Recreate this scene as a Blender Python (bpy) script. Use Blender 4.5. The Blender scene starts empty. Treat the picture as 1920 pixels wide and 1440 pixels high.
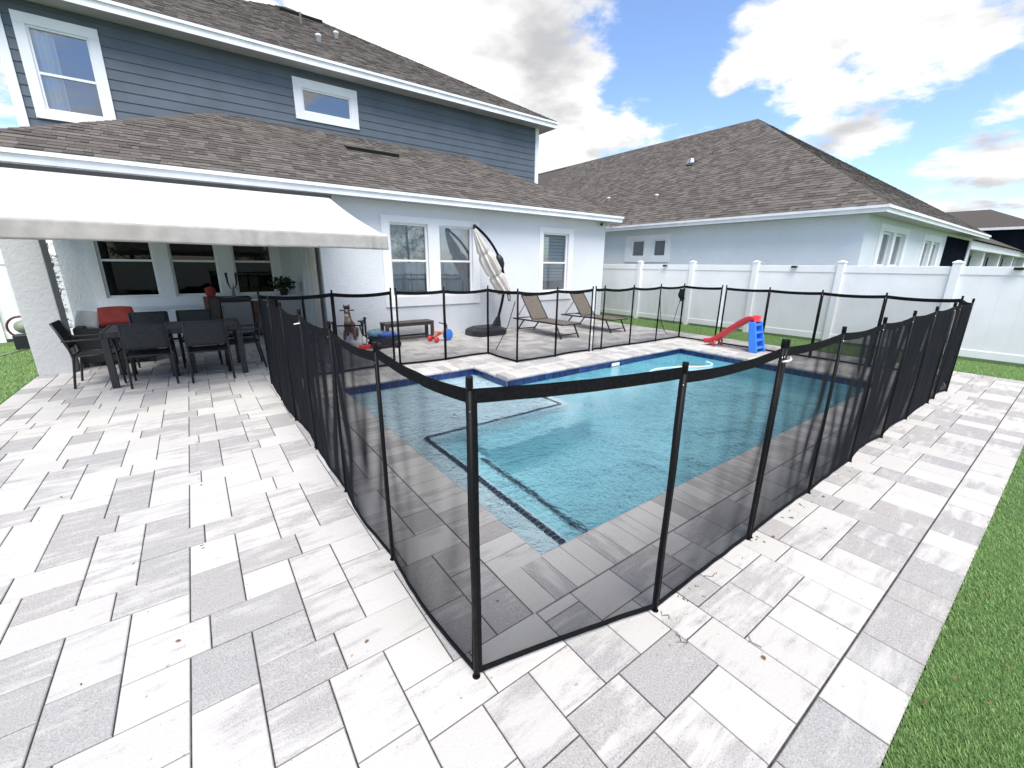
import bpy, bmesh, math, random
import numpy as np
from mathutils import Vector, Matrix, noise as mnoise
random.seed(7); np.random.seed(7)
S = bpy.context.scene
COL = S.collection

# ------------------------------------------------------------------ camera
FPX, PITCH, ROLL, YAW, CAMH = 789.634, 0.276039, 0.0100184, 0.6390905, 1.65
_fw = Vector((math.sin(YAW)*math.cos(PITCH), math.cos(YAW)*math.cos(PITCH), -math.sin(PITCH)))
_r = Vector((math.cos(YAW), -math.sin(YAW), 0)); _u = _r.cross(_fw)
_r2 = math.cos(ROLL)*_r + math.sin(ROLL)*_u
_u2 = -math.sin(ROLL)*_r + math.cos(ROLL)*_u
cam = bpy.data.cameras.new('camera'); camo = bpy.data.objects.new('camera', cam); COL.objects.link(camo)
cam.sensor_width = 36; cam.lens = FPX/1920*36; cam.clip_start = 0.02; cam.clip_end = 3000
M = Matrix(((_r2.x, _u2.x, -_fw.x, 0), (_r2.y, _u2.y, -_fw.y, 0), (_r2.z, _u2.z, -_fw.z, CAMH), (0, 0, 0, 1)))
camo.matrix_world = M
S.camera = camo

# ------------------------------------------------------------------ sky, sun, exposure
SUN_EL, SUN_AZ = math.radians(62), math.radians(203)     # azimuth from +Y towards +X
w = bpy.data.worlds.new('World'); S.world = w; w.use_nodes = True
nt = w.node_tree; nt.nodes.clear()
def N(t, **kw):
    n = nt.nodes.new(t)
    for k, v in kw.items(): setattr(n, k, v)
    return n
def wm(op, a, b=None, c=None, clamp=False):
    n = N('ShaderNodeMath', operation=op, use_clamp=clamp)
    for i, x in enumerate((a, b, c)):
        if x is None: continue
        if isinstance(x, (int, float)): n.inputs[i].default_value = x
        else: nt.links.new(x, n.inputs[i])
    return n.outputs[0]
sky = N('ShaderNodeTexSky', sky_type='NISHITA', sun_disc=False, sun_elevation=SUN_EL, sun_rotation=SUN_AZ)
sky.air_density = 1.0; sky.dust_density = 0.6; sky.ozone_density = 2.0
tc = N('ShaderNodeTexCoord'); sp = N('ShaderNodeSeparateXYZ'); nt.links.new(tc.outputs['Generated'], sp.inputs[0])
zz = wm('ADD', wm('MAXIMUM', sp.outputs[2], 0.0), 0.16)
cb = N('ShaderNodeCombineXYZ')
nt.links.new(wm('DIVIDE', sp.outputs[0], zz), cb.inputs[0]); nt.links.new(wm('DIVIDE', sp.outputs[1], zz), cb.inputs[1])
n1 = N('ShaderNodeTexNoise'); n1.inputs['Scale'].default_value = 2.1; n1.inputs['Detail'].default_value = 11; n1.inputs['Roughness'].default_value = 0.63
n1.inputs['Distortion'].default_value = 0.15
nt.links.new(cb.outputs[0], n1.inputs['Vector'])
n2 = N('ShaderNodeTexNoise'); n2.inputs['Scale'].default_value = 2.2; n2.inputs['Detail'].default_value = 7
mp = N('ShaderNodeMapping'); mp.inputs['Location'].default_value = (3.1, 1.7, 0.4); nt.links.new(cb.outputs[0], mp.inputs[0]); nt.links.new(mp.outputs[0], n2.inputs['Vector'])
def skydir(px, py):
    d = (px-960)/FPX*_r2 - (py-720)/FPX*_u2 + _fw
    return d.normalized()
dens = wm('ADD', wm('MULTIPLY', wm('SUBTRACT', n1.outputs[0], .5), 2.2), .5)
# (x, y, radius, weight): where the clouds and the gaps of that day stood, as directions
BL = [(560, -120, 520, .34), (900, 250, 210, .24), (1060, 215, 120, .16), (1140, 275, 140, .16), (1140, 75, 46, .17), (1120, 110, 40, .08), (960, 40, 160, .26),
      (1240, 70, 130, -.34), (1180, 170, 70, -.20), (1260, 200, 70, -.12), (1345, 30, 60, .16), (1590, 120, 200, .26), (1500, 40, 150, .20), (1640, 230, 90, .12), (1365, 150, 38, .24), (1780, 40, 170, .16),
      (1430, 195, 80, -.24), (1300, 170, 60, -.14), (1700, 255, 70, -.22), (1790, 215, 70, -.22), (1880, 150, 70, -.24), (1600, 320, 70, -.14), (1790, 350, 110, .18), (1900, 310, 90, .12), (1195, 205, 34, .20), (1310, 310, 130, .12)]
for x, y, rad, wt in BL:
    c = skydir(x, y); c2 = skydir(x+rad, y)
    cosr = c.dot(c2)
    dp = N('ShaderNodeVectorMath', operation='DOT_PRODUCT'); nt.links.new(tc.outputs['Generated'], dp.inputs[0]); dp.inputs[1].default_value = c
    mr = N('ShaderNodeMapRange', interpolation_type='SMOOTHSTEP')
    mr.inputs[1].default_value = cosr - (1-cosr)*0.6; mr.inputs[2].default_value = 1.0; mr.inputs[3].default_value = 0; mr.inputs[4].default_value = wt*.95
    nt.links.new(dp.outputs['Value'], mr.inputs[0])
    dens = wm('ADD', dens, mr.outputs[0])
cm = N('ShaderNodeMapRange', interpolation_type='SMOOTHSTEP'); nt.links.new(dens, cm.inputs[0])
cm.inputs[1].default_value = 0.42; cm.inputs[2].default_value = 0.76
# thick parts are greyer underneath
gsum = wm('ADD', wm('MULTIPLY', wm('SUBTRACT', n2.outputs[0], .5), 1.9), .47)
for x, y, rad, wt in [(985, 30, 190, .10), (1070, 140, 120, .08), (1760, 120, 260, .06), (1820, 370, 130, .06), (640, 40, 300, -.2), (1500, 90, 120, -.12)]:
    c = skydir(x, y); cosr = c.dot(skydir(x+rad, y))
    dp = N('ShaderNodeVectorMath', operation='DOT_PRODUCT'); nt.links.new(tc.outputs['Generated'], dp.inputs[0]); dp.inputs[1].default_value = c
    mr = N('ShaderNodeMapRange', interpolation_type='SMOOTHSTEP'); mr.inputs[1].default_value = cosr-(1-cosr)*1.2; mr.inputs[2].default_value = 1.0; mr.inputs[3].default_value = 0; mr.inputs[4].default_value = wt
    nt.links.new(dp.outputs['Value'], mr.inputs[0]); gsum = wm('ADD', gsum, mr.outputs[0])
gm = N('ShaderNodeMapRange', interpolation_type='SMOOTHSTEP'); nt.links.new(gsum, gm.inputs[0])
gm.inputs[1].default_value = 0.38; gm.inputs[2].default_value = 0.90
crm = N('ShaderNodeMix', data_type='RGBA'); nt.links.new(gm.outputs[0], crm.inputs[0])
CLOUD_B, CLOUD_D = 4.3, 2.15
crm.inputs[6].default_value = (CLOUD_B*1.01, CLOUD_B*1.0, CLOUD_B*.98, 1); crm.inputs[7].default_value = (CLOUD_D*.98, CLOUD_D*.985, CLOUD_D*1.03, 1)
skc = N('ShaderNodeMix', data_type='RGBA', blend_type='MULTIPLY'); skc.inputs[0].default_value = 1
nt.links.new(sky.outputs[0], skc.inputs[6]); skc.inputs[7].default_value = (.80, .84, .93, 1)
mxs = N('ShaderNodeMix', data_type='RGBA'); nt.links.new(cm.outputs[0], mxs.inputs[0])
nt.links.new(skc.outputs[2], mxs.inputs[6]); nt.links.new(crm.outputs[2], mxs.inputs[7])
bg = N('ShaderNodeBackground'); bg.inputs[1].default_value = 0.1; nt.links.new(mxs.outputs[2], bg.inputs[0])
wo = N('ShaderNodeOutputWorld'); nt.links.new(bg.outputs[0], wo.inputs[0])

sun = bpy.data.lights.new('sun', 'SUN'); sun.energy = 2.0; sun.angle = math.radians(45); sun.color = (1.0, 0.955, 0.88)
suno = bpy.data.objects.new('sun', sun); COL.objects.link(suno)
_sd = Vector((math.sin(SUN_AZ)*math.cos(SUN_EL), math.cos(SUN_AZ)*math.cos(SUN_EL), math.sin(SUN_EL)))
suno.rotation_euler = _sd.to_track_quat('Z', 'Y').to_euler()
suno.location = (0, 0, 30)
S.view_settings.view_transform = 'Standard'; S.view_settings.look = 'None'; S.view_settings.gamma = 1
S.view_settings.exposure = 1.52; S.view_settings.use_curve_mapping = False
S.render.engine = 'CYCLES'
S.cycles.max_bounces = 14; S.cycles.transparent_max_bounces = 24; S.cycles.diffuse_bounces = 6; S.cycles.glossy_bounces = 4; S.cycles.transmission_bounces = 10
S.cycles.use_denoising = True; S.cycles.sample_clamp_indirect = 6
try: S.cycles.denoiser = 'OPENIMAGEDENOISE'
except Exception: pass

# ------------------------------------------------------------------ materials
MATS = {}
class NB:
    def __init__(s, name):
        s.m = bpy.data.materials.new(name); s.m.use_nodes = True; s.t = s.m.node_tree; s.t.nodes.clear()
        s.out = s.t.nodes.new('ShaderNodeOutputMaterial')
    def n(s, typ, ins=None, **kw):
        n = s.t.nodes.new(typ)
        for k, v in kw.items(): setattr(n, k, v)
        for k, v in (ins or {}).items(): s.set(n.inputs[k], v)
        return n
    def set(s, sock, v):
        if isinstance(v, bpy.types.NodeSocket): s.t.links.new(v, sock)
        elif isinstance(v, bpy.types.Node): s.t.links.new(v.outputs[0], sock)
        else:
            if isinstance(v, tuple) and len(v) == 3 and sock.type == 'RGBA': v = (*v, 1)
            sock.default_value = v
    def math(s, op, a, b=0.0, clamp=False): return s.n('ShaderNodeMath', {0: a, 1: b}, operation=op, use_clamp=clamp).outputs[0]
    def mix(s, f, a, b, bt='MIX'): return s.n('ShaderNodeMix', {0: f, 6: a, 7: b}, data_type='RGBA', blend_type=bt).outputs[2]
    def noise(s, vec=None, scale=5, detail=4, rough=.55, dist=0.0):
        n = s.n('ShaderNodeTexNoise', {'Scale': scale, 'Detail': detail, 'Roughness': rough, 'Distortion': dist})
        if vec is not None: s.set(n.inputs['Vector'], vec)
        return n.outputs[0]
    def ramp(s, f, lo, hi, a=0., b=1.): return s.n('ShaderNodeMapRange', {0: f, 1: lo, 2: hi, 3: a, 4: b}, interpolation_type='SMOOTHSTEP').outputs[0]
    def pos(s): return s.n('ShaderNodeNewGeometry').outputs['Position']
    def objc(s): return s.n('ShaderNodeTexCoord').outputs['Object']
    def mapv(s, vec, scale=(1, 1, 1), loc=(0, 0, 0)): return s.n('ShaderNodeMapping', {0: vec, 'Scale': scale, 'Location': loc}).outputs[0]
    def bump(s, h, strength=.3, dist=.01): return s.n('ShaderNodeBump', {'Height': h, 'Strength': strength, 'Distance': dist}).outputs[0]
    def bsdf(s, **ins):
        b = s.n('ShaderNodeBsdfPrincipled')
        for k, v in ins.items(): s.set(b.inputs[k.replace('_', ' ')], v)
        return b
    def done(s, sh):
        s.t.links.new(sh.outputs[0] if isinstance(sh, bpy.types.Node) else sh, s.out.inputs[0]); MATS[s.m.name] = s.m; return s.m

def simple(name, col, rough=.6, var=.12, vscale=6, bump=0., bscale=80, metal=0., spec=None, bdist=.004):
    b = NB(name); p = b.objc()
    f = b.noise(p, vscale, 5)
    c = b.mix(b.ramp(f, .3, .7), tuple(x*(1-var) for x in col), tuple(min(1, x*(1+var)) for x in col))
    kw = dict(Base_Color=c, Roughness=b.ramp(b.noise(p, vscale*2.3, 3), .3, .7, max(.02, rough-.07), min(1, rough+.07)), Metallic=metal)
    if bump: kw['Normal'] = b.bump(b.noise(p, bscale, 3), bump, bdist)
    if spec is not None: kw['Specular_IOR_Level'] = spec
    return b.done(b.bsdf(**kw))

def paver_mat(name, attr_type, along_x=True, warm=0.0):
    b = NB(name); p = b.pos()
    r = b.n('ShaderNodeAttribute', attribute_name='rnd', attribute_type=attr_type).outputs['Fac']
    r2 = b.math('FRACT', b.math('MULTIPLY', r, 17.31)); r3 = b.math('FRACT', b.math('MULTIPLY', r, 53.7))
    off = b.n('ShaderNodeCombineXYZ', {0: b.math('MULTIPLY', r, 37.), 1: b.math('MULTIPLY', r2, 29.), 2: b.math('MULTIPLY', r3, 11.)}).outputs[0]
    pv = b.n('ShaderNodeVectorMath', {0: p, 1: off}, operation='ADD').outputs[0]
    st = b.mapv(pv, (2.2, 12, 1) if along_x else (12, 2.2, 1))
    streak = b.noise(st, 1.5, 6, .62, .35)
    blot = b.noise(pv, 5, 4, .55)
    speck = b.noise(pv, 170, 3, .75)
    speck2 = b.noise(pv, 90, 3, .6)
    tone = b.math('ADD', b.math('MULTIPLY', b.math('SUBTRACT', streak, .5), 3.0), b.math('MULTIPLY', b.math('SUBTRACT', blot, .5), 1.3))
    base = b.ramp(r2, .0, 1.0, -.08, 1.15)
    d = b.ramp(b.math('ADD', base, tone), .18, 1.15)            # 0 pale .. 1 grey
    pale = b.mix(r3, (.455, .437, .41), (.505, .487, .46))
    grey = b.mix(r3, (.325, .315, .304), (.352, .330, .312))
    c = b.mix(d, pale, grey)
    sm = b.math('MULTIPLY', b.ramp(speck, .50, .66), b.ramp(d, .05, .7, .20, .75))
    c = b.mix(sm, c, b.mix(r, (.17, .165, .175), (.22, .19, .185)))
    c = b.mix(b.math('MULTIPLY', b.ramp(speck, .30, .44, 1., 0.), b.ramp(d, .2, .8, 0., .55)), c, (.62, .61, .60))
    dirt = b.ramp(b.noise(p, 1.1, 6, .65), .56, .76)
    c = b.mix(b.math('MULTIPLY', dirt, .35), c, (.36, .33, .28))
    spots = b.ramp(b.noise(p, 34, 2, .5), .70, .76)
    c = b.mix(b.math('MULTIPLY', spots, .55), c, (.16, .14, .12))
    h = b.math('ADD', speck, b.math('MULTIPLY', speck2, 1.5))
    return b.done(b.bsdf(Base_Color=c, Roughness=.86, Normal=b.bump(h, .35, .003), Specular_IOR_Level=.25))
for nm, at in (('paver_o', 'OBJECT'), ('paver_g', 'GEOMETRY')): paver_mat(nm, at)
for nm, at in (('coping_x', 'OBJECT'),): paver_mat(nm, at, True)
paver_mat('coping_y', 'OBJECT', False)

def shingle_mat(name, attr_type):
    b = NB(name); p = b.pos()
    r = b.n('ShaderNodeAttribute', attribute_name='rnd', attribute_type=attr_type).outputs['Fac']
    cr = b.n('ShaderNodeValToRGB', {0: r}); e = cr.color_ramp.elements
    e[0].position = 0; e[0].color = (.064, .057, .051, 1); e[1].position = 1; e[1].color = (.165, .147, .130, 1)
    x = cr.color_ramp.elements.new(.45); x.color = (.106, .094, .084, 1)
    g = b.noise(p, 230, 2, .7)
    c = b.mix(b.ramp(g, .35, .65, 0., .55), cr.outputs[0], b.mix(b.noise(p, 40, 2), (.05, .045, .042), (.19, .165, .145)))
    c = b.mix(b.math('MULTIPLY', b.ramp(b.noise(p, .7, 5), .45, .7), .25), c, (.075, .07, .062))
    return b.done(b.bsdf(Base_Color=c, Roughness=.95, Normal=b.bump(g, .5, .004), Specular_IOR_Level=.15))
shingle_mat('shingle_o', 'OBJECT'); shingle_mat('shingle_g', 'GEOMETRY')

def stucco(name, col, s=1.0, bs=.55):
    b = NB(name); p = b.pos()
    n = b.noise(p, 38*s, 5, .6); n_b = b.noise(p, 9*s, 3)
    c = b.mix(b.ramp(b.noise(p, .8, 5), .35, .65), tuple(x*.95 for x in col), col)
    streakv = b.noise(b.mapv(p, (5, 5, .35)), 1.0, 4)
    c = b.mix(b.ramp(streakv, .55, .8, 0., .12), c, tuple(x*.78 for x in col))
    h = b.math('ADD', b.ramp(n, .42, .6), b.math('MULTIPLY', n_b, .5))
    return b.done(b.bsdf(Base_Color=c, Roughness=.9, Normal=b.bump(h, bs, .008), Specular_IOR_Level=.2))
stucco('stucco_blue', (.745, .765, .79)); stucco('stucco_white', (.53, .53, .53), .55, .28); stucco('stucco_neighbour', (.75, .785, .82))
stucco('trim_band', (.90, .90, .90), 1.3)
simple('white_paint', (.81, .815, .82), .45, .04, 2, .06, 60)
simple('vinyl', (.88, .868, .868), .38, .05, 1.2)
simple('gutter_white', (.82, .825, .835), .4, .06, 3)
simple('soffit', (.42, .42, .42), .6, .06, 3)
simple('siding', (.090, .113, .140), .62, .10, 1.4, .12, 90)
simple('black_metal', (.0045, .0048, .0055), .5, .2, 8, spec=.16)
simple('black_cap', (.006, .006, .0065), .5, .2, 20, spec=.2)
simple('webbing', (.0085, .009, .010), .85, .3, 60, .4, 260, spec=.08)
simple('black_plastic', (.014, .015, .019), .45, .2, 5, .1, 60)
simple('dark_aluminium', (.020, .0205, .022), .42, .15, 9)
simple('sling_charcoal', (.028, .030, .034), .8, .2, 30, .35, 320)
simple('sling_taupe', (.165, .138, .112), .8, .1, 20, .35, 320)
simple('wicker_black', (.012, .011, .012), .6, .4, 40, .8, 130)
simple('wood_dark', (.055, .040, .032), .6, .35, 12, .3, 40)
simple('wood_brown', (.115, .052, .028), .55, .35, 9, .3, 40)
simple('wood_grey', (.075, .066, .062), .7, .25, 12, .3, 50)
simple('cushion_red', (.30, .042, .035), .85, .15, 10, .3, 200)
simple('cushion_white', (.62, .60, .58), .85, .1, 10, .3, 200)
simple('cream_cloth', (.62, .58, .53), .85, .07, 6, .3, 140)
simple('awning_cloth', (.68, .67, .65), .85, .04, 3, .2, 300)
simple('valance_shaded_cloth', (.36, .335, .308), .85, .09, 7, .25, 200)  # darker copy of the awning cloth, the valance's shade is in its colour
simple('plastic_red', (.68, .035, .050), .38, .06, 3)
simple('plastic_blue', (.045, .22, .74), .38, .06, 3)
simple('plastic_white', (.75, .75, .75), .35, .04, 3)
simple('plastic_orange', (.62, .20, .12), .4, .08, 3)
simple('cloth_blue', (.05, .11, .38), .7, .35, 14, .4, 60)
simple('cloth_teal', (.13, .24, .31), .7, .3, 14, .4, 60)
simple('plush_brown', (.15, .085, .065), .9, .35, 14, .6, 120)
simple('plush_cream', (.50, .43, .36), .9, .15, 14, .6, 120)
simple('steel', (.20, .205, .21), .35, .08, 3, metal=.6)
simple('chrome', (.55, .55, .56), .2, .05, 3, metal=1.)
simple('hose_white', (.72, .75, .76), .4, .05, 4)
simple('hose_green', (.30, .33, .25), .5, .1, 6)
simple('rubber', (.018, .018, .019), .7, .2, 10)
simple('sand_joint', (.052, .049, .045), .95, .5, 30, .5, 200)
simple('dark_room', (.018, .018, .020), .9, .3, 2)
simple('room_grey', (.10, .10, .105), .9, .2, 2)
simple('curtain', (.70, .71, .72), .9, .06, 4)
simple('blind_slat', (.52, .54, .55), .6, .05, 4)
simple('bark', (.075, .055, .042), .9, .3, 8, .8, 30)
simple('leaf_dry', (.17, .085, .040), .8, .3, 60)
simple('twig', (.12, .10, .075), .9, .3, 60)
simple('flower_white', (.70, .70, .68), .7, .05, 20)
simple('terracotta', (.22, .09, .055), .8, .15, 10)
simple('vent_black', (.012, .012, .012), .6, .2, 10)
simple('lamp_grey', (.12, .12, .12), .5, .1, 10)
simple('screen_navy', (.010, .012, .018), 1., .2, 2, spec=0.)
simple('hub_red', (.10, .02, .02), .5, .1, 10)

def leafm(name, a, bcol, tr=.25):
    b = NB(name)
    r = b.n('ShaderNodeNewGeometry').outputs['Random Per Island']
    c = b.mix(r, a, bcol)
    d = b.bsdf(Base_Color=c, Roughness=.6, Specular_IOR_Level=.3); t = b.n('ShaderNodeBsdfTranslucent', {0: c})
    return b.done(b.n('ShaderNodeMixShader', {0: tr, 1: d, 2: t}))
leafm('foliage', (.030, .055, .018), (.075, .115, .034)); leafm('foliage_dark', (.018, .035, .014), (.045, .075, .026))
leafm('turf_blade', (.23, .39, .13), (.44, .60, .26), .35)
def turf_base():
    b = NB('turf'); p = b.pos()
    a = b.noise(p, 260, 3, .7); c2 = b.noise(p, 3, 4); d = b.noise(b.mapv(p, (70, 160, 1)), 1., 3, .6)
    c = b.mix(b.ramp(a, .35, .65), (.085, .15, .050), (.16, .25, .085))
    c = b.mix(b.ramp(d, .4, .65, 0., .6), c, (.09, .17, .055))
    c = b.mix(b.ramp(c2, .35, .7, 0., .35), c, (.13, .20, .07))
    return b.done(b.bsdf(Base_Color=c, Roughness=.9, Normal=b.bump(a, .9, .02), Specular_IOR_Level=.2))
turf_base()
def ground_m():
    b = NB('far_ground'); p = b.pos()
    c = b.mix(b.ramp(b.noise(p, .4, 6), .35, .65), (.06, .10, .03), (.10, .13, .05))
    return b.done(b.bsdf(Base_Color=c, Roughness=.95))
ground_m()

def glass_m():
    b = NB('window_glass')
    fr = b.n('ShaderNodeFresnel', {'IOR': 1.5})
    gl = b.n('ShaderNodeBsdfGlossy', {'Color': (.93, .96, 1.0), 'Roughness': .0})
    tr = b.n('ShaderNodeBsdfTransparent', {0: (.76, .80, .80)})
    return b.done(b.n('ShaderNodeMixShader', {0: b.math('ADD', b.math('MULTIPLY', fr.outputs[0], 1.0), .20), 1: tr, 2: gl}))
glass_m()

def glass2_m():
    b = NB('shaded_glass')  # same window glass, tinted dark and reflecting less to imitate the lanai's shade
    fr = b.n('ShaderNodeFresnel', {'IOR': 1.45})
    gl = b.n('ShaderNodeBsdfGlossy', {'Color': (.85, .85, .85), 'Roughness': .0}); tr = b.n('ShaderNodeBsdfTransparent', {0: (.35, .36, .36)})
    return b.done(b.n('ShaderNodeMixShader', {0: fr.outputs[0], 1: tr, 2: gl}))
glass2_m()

def screen_m():
    # a woven screen: the share of light that passes its holes falls with the slant of the ray through the threads
    b = NB('pool_mesh')
    g = b.n('ShaderNodeNewGeometry')
    dt = b.n('ShaderNodeVectorMath', {0: g.outputs['Normal'], 1: g.outputs['Incoming']}, operation='DOT_PRODUCT').outputs['Value']
    cosv = b.math('MAXIMUM', b.math('ABSOLUTE', dt), .04)
    T = b.math('MULTIPLY', .90, b.math('MAXIMUM', b.math('SUBTRACT', 1.0, b.math('DIVIDE', .20, cosv)), 0.0))
    dust = b.noise(b.mapv(g.outputs['Position'], (3, 3, 1.1)), 2.0, 5, .6)
    dcol = b.mix(b.ramp(dust, .5, .75, 0., .5), (.0072, .0082, .0112), (.022, .0225, .024))
    df = b.bsdf(Base_Color=dcol, Roughness=.9, Specular_IOR_Level=.08)
    tr = b.n('ShaderNodeBsdfTransparent')
    return b.done(b.n('ShaderNodeMixShader', {0: b.math('SUBTRACT', 1.0, T), 1: tr, 2: df}))
screen_m()

def tile_m():
    b = NB('pool_tile'); p = b.pos()
    r = b.n('ShaderNodeObjectInfo').outputs['Random']
    c = b.mix(r, (.006, .016, .080), (.014, .034, .155))
    c = b.mix(b.ramp(b.noise(p, 30, 4), .45, .7, 0., .6), c, (.004, .010, .045))
    return b.done(b.bsdf(Base_Color=c, Roughness=.12, Normal=b.bump(b.noise(p, 18, 2), .15, .01)))
tile_m()
simple('grout', (.20, .22, .26), .9, .1, 20)
def plaster_m():
    b = NB('pool_plaster'); p = b.pos()
    c = b.mix(b.ramp(b.noise(p, 60, 3, .7), .35, .65), (.44, .77, .83), (.52, .81, .86))
    c = b.mix(b.ramp(b.noise(p, 1.3, 4), .4, .7, 0., .4), c, (.46, .77, .84))
    return b.done(b.bsdf(Base_Color=c, Roughness=.8))
plaster_m()
def shelf_m():
    b = NB('shelf_plaster'); p = b.pos()
    c = b.mix(b.ramp(b.noise(p, 70, 3, .7), .35, .65), (.78, .86, .89), (.85, .91, .93))
    return b.done(b.bsdf(Base_Color=c, Roughness=.8))
shelf_m()
simple('mosaic_dark', (.012, .020, .035), .4, .6, 60)
def water_m():
    b = NB('pool_water'); p = b.pos()
    h1 = b.noise(b.mapv(p, (1.0, 1.25, 1)), 5.0, 3, .5, .6)
    h2 = b.noise(b.mapv(p, (1.25, 1., 1)), 17, 3, .6, .9)
    h3 = b.noise(p, 1.2, 2, .5, .3)
    amp = b.ramp(h3, .35, .65, .5, 1.25)
    h = b.math('MULTIPLY', b.math('ADD', h1, b.math('MULTIPLY', h2, .55)), amp)
    nr = b.bump(h, 1.0, .016); ng = b.bump(h, 1.0, .085)
    rf = b.n('ShaderNodeBsdfRefraction', {'Color': (.90, .985, 1.0), 'Roughness': .0, 'IOR': 1.33, 'Normal': nr})
    gl = b.n('ShaderNodeBsdfGlossy', {'Color': (1, 1, 1), 'Roughness': .03, 'Normal': ng})
    fr = b.n('ShaderNodeFresnel', {'IOR': 1.33, 'Normal': ng})
    return b.done(b.n('ShaderNodeMixShader', {0: fr.outputs[0], 1: rf, 2: gl}))
water_m()

# ------------------------------------------------------------------ helpers
class MB:
    def __init__(s): s.v = []; s.f = []; s.mi = []; s.at = []
    def poly(s, pts, mi=0, at=0.):
        k = len(s.v); s.v += [tuple(p) for p in pts]; s.f.append(tuple(range(k, k+len(pts)))); s.mi.append(mi); s.at.append(at); return s
    def hexa(s, P, mi=0, at=0.):
        # P: 8 points, bottom ring (4) then top ring (4)
        k = len(s.v); s.v += [tuple(p) for p in P]
        for f in ((3, 2, 1, 0), (4, 5, 6, 7), (0, 1, 5, 4), (1, 2, 6, 5), (2, 3, 7, 6), (3, 0, 4, 7)):
            s.f.append(tuple(k+i for i in f)); s.mi.append(mi); s.at.append(at)
        return s
    def box(s, x0, x1, y0, y1, z0, z1, mi=0, at=0.):
        return s.hexa([(x0, y0, z0), (x1, y0, z0), (x1, y1, z0), (x0, y1, z0), (x0, y0, z1), (x1, y0, z1), (x1, y1, z1), (x0, y1, z1)], mi, at)
    def bar(s, a, b, w, h, up=(0, 0, 1), mi=0):
        a = Vector(a); b = Vector(b); d = (b-a).normalized(); up = Vector(up)
        if abs(d.dot(up)) > .98: up = Vector((0, 1, 0))
        x = d.cross(up).normalized()*w/2; y = x.cross(d).normalized()*h/2
        return s.hexa([a-x-y, a+x-y, b+x-y, b-x-y, a-x+y, a+x+y, b+x+y, b-x+y], mi)
    def tube(s, pts, r, n=8, mi=0, closed=False):
        pts = [Vector(p) for p in pts]; m = len(pts); rs = r if isinstance(r, (list, tuple)) else [r]*m
        k = len(s.v); prev = None
        for i, p in enumerate(pts):
            a = pts[(i-1) % m] if (i > 0 or closed) else p; c = pts[(i+1) % m] if (i < m-1 or closed) else p
            d = (c-a).normalized()
            if prev is None:
                ref = Vector((0, 0, 1)) if abs(d.z) < .9 else Vector((1, 0, 0)); x = d.cross(ref).normalized()
            else: x = (prev - d*prev.dot(d)).normalized()
            prev = x; y = d.cross(x)
            for j in range(n):
                t = 2*math.pi*j/n; s.v.append(tuple(p + (x*math.cos(t)+y*math.sin(t))*rs[i]))
        for i in range(m if closed else m-1):
            i2 = (i+1) % m
            for j in range(n):
                j2 = (j+1) % n; s.f.append((k+i*n+j, k+i*n+j2, k+i2*n+j2, k+i2*n+j)); s.mi.append(mi); s.at.append(0.)
        if not closed:
            s.f.append(tuple(k+j for j in reversed(range(n)))); s.mi.append(mi); s.at.append(0.)
            s.f.append(tuple(k+(m-1)*n+j for j in range(n))); s.mi.append(mi); s.at.append(0.)
        return s
    def lathe(s, prof, c=(0, 0, 0), n=16, mi=0, axis='Z'):
        k = len(s.v)
        for (r, z) in prof:
            for j in range(n):
                t = 2*math.pi*j/n; a, b2 = r*math.cos(t), r*math.sin(t)
                q = (a, b2, z) if axis == 'Z' else ((z, a, b2) if axis == 'X' else (a, z, b2))
                s.v.append((c[0]+q[0], c[1]+q[1], c[2]+q[2]))
        for i in range(len(prof)-1):
            for j in range(n):
                j2 = (j+1) % n; s.f.append((k+i*n+j, k+i*n+j2, k+(i+1)*n+j2, k+(i+1)*n+j)); s.mi.append(mi); s.at.append(0.)
        s.f.append(tuple(k+j for j in reversed(range(n)))); s.mi.append(mi); s.at.append(0.)
        L = len(prof)-1; s.f.append(tuple(k+L*n+j for j in range(n))); s.mi.append(mi); s.at.append(0.)
        return s
    def ball(s, c, r, n=12, mi=0, sq=(1, 1, 1), jit=0.):
        m = max(5, n//2); k = len(s.v)
        for i in range(m+1):
            ph = math.pi*i/m
            for j in range(n):
                t = 2*math.pi*j/n; d = Vector((math.sin(ph)*math.cos(t), math.sin(ph)*math.sin(t), math.cos(ph)))
                q = 1 + (mnoise.noise(d*2.3+Vector(c)*7)*jit if jit else 0)
                s.v.append((c[0]+d.x*r*sq[0]*q, c[1]+d.y*r*sq[1]*q, c[2]+d.z*r*sq[2]*q))
        for i in range(m):
            for j in range(n):
                j2 = (j+1) % n; s.f.append((k+i*n+j, k+(i+1)*n+j, k+(i+1)*n+j2, k+i*n+j2)); s.mi.append(mi); s.at.append(0.)
        return s
    def grid(s, fn, nu, nv, mi=0):
        k = len(s.v)
        for i in range(nu+1):
            for j in range(nv+1): s.v.append(tuple(fn(i/nu, j/nv)))
        for i in range(nu):
            for j in range(nv):
                a = k+i*(nv+1)+j; s.f.append((a, a+nv+1, a+nv+2, a+1)); s.mi.append(mi); s.at.append(0.)
        return s
    def mesh(s, name, mats, smooth=False, attr=False):
        me = bpy.data.meshes.new(name); me.from_pydata(s.v, [], s.f)
        for m in (mats if isinstance(mats, (list, tuple)) else [mats]): me.materials.append(MATS[m])
        if len(me.materials) > 1: me.polygons.foreach_set('material_index', s.mi)
        if smooth: me.polygons.foreach_set('use_smooth', [True]*len(me.polygons))
        if attr:
            a = me.attributes.new('rnd', 'FLOAT', 'FACE'); a.data.foreach_set('value', s.at)
        me.update(); return me
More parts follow.
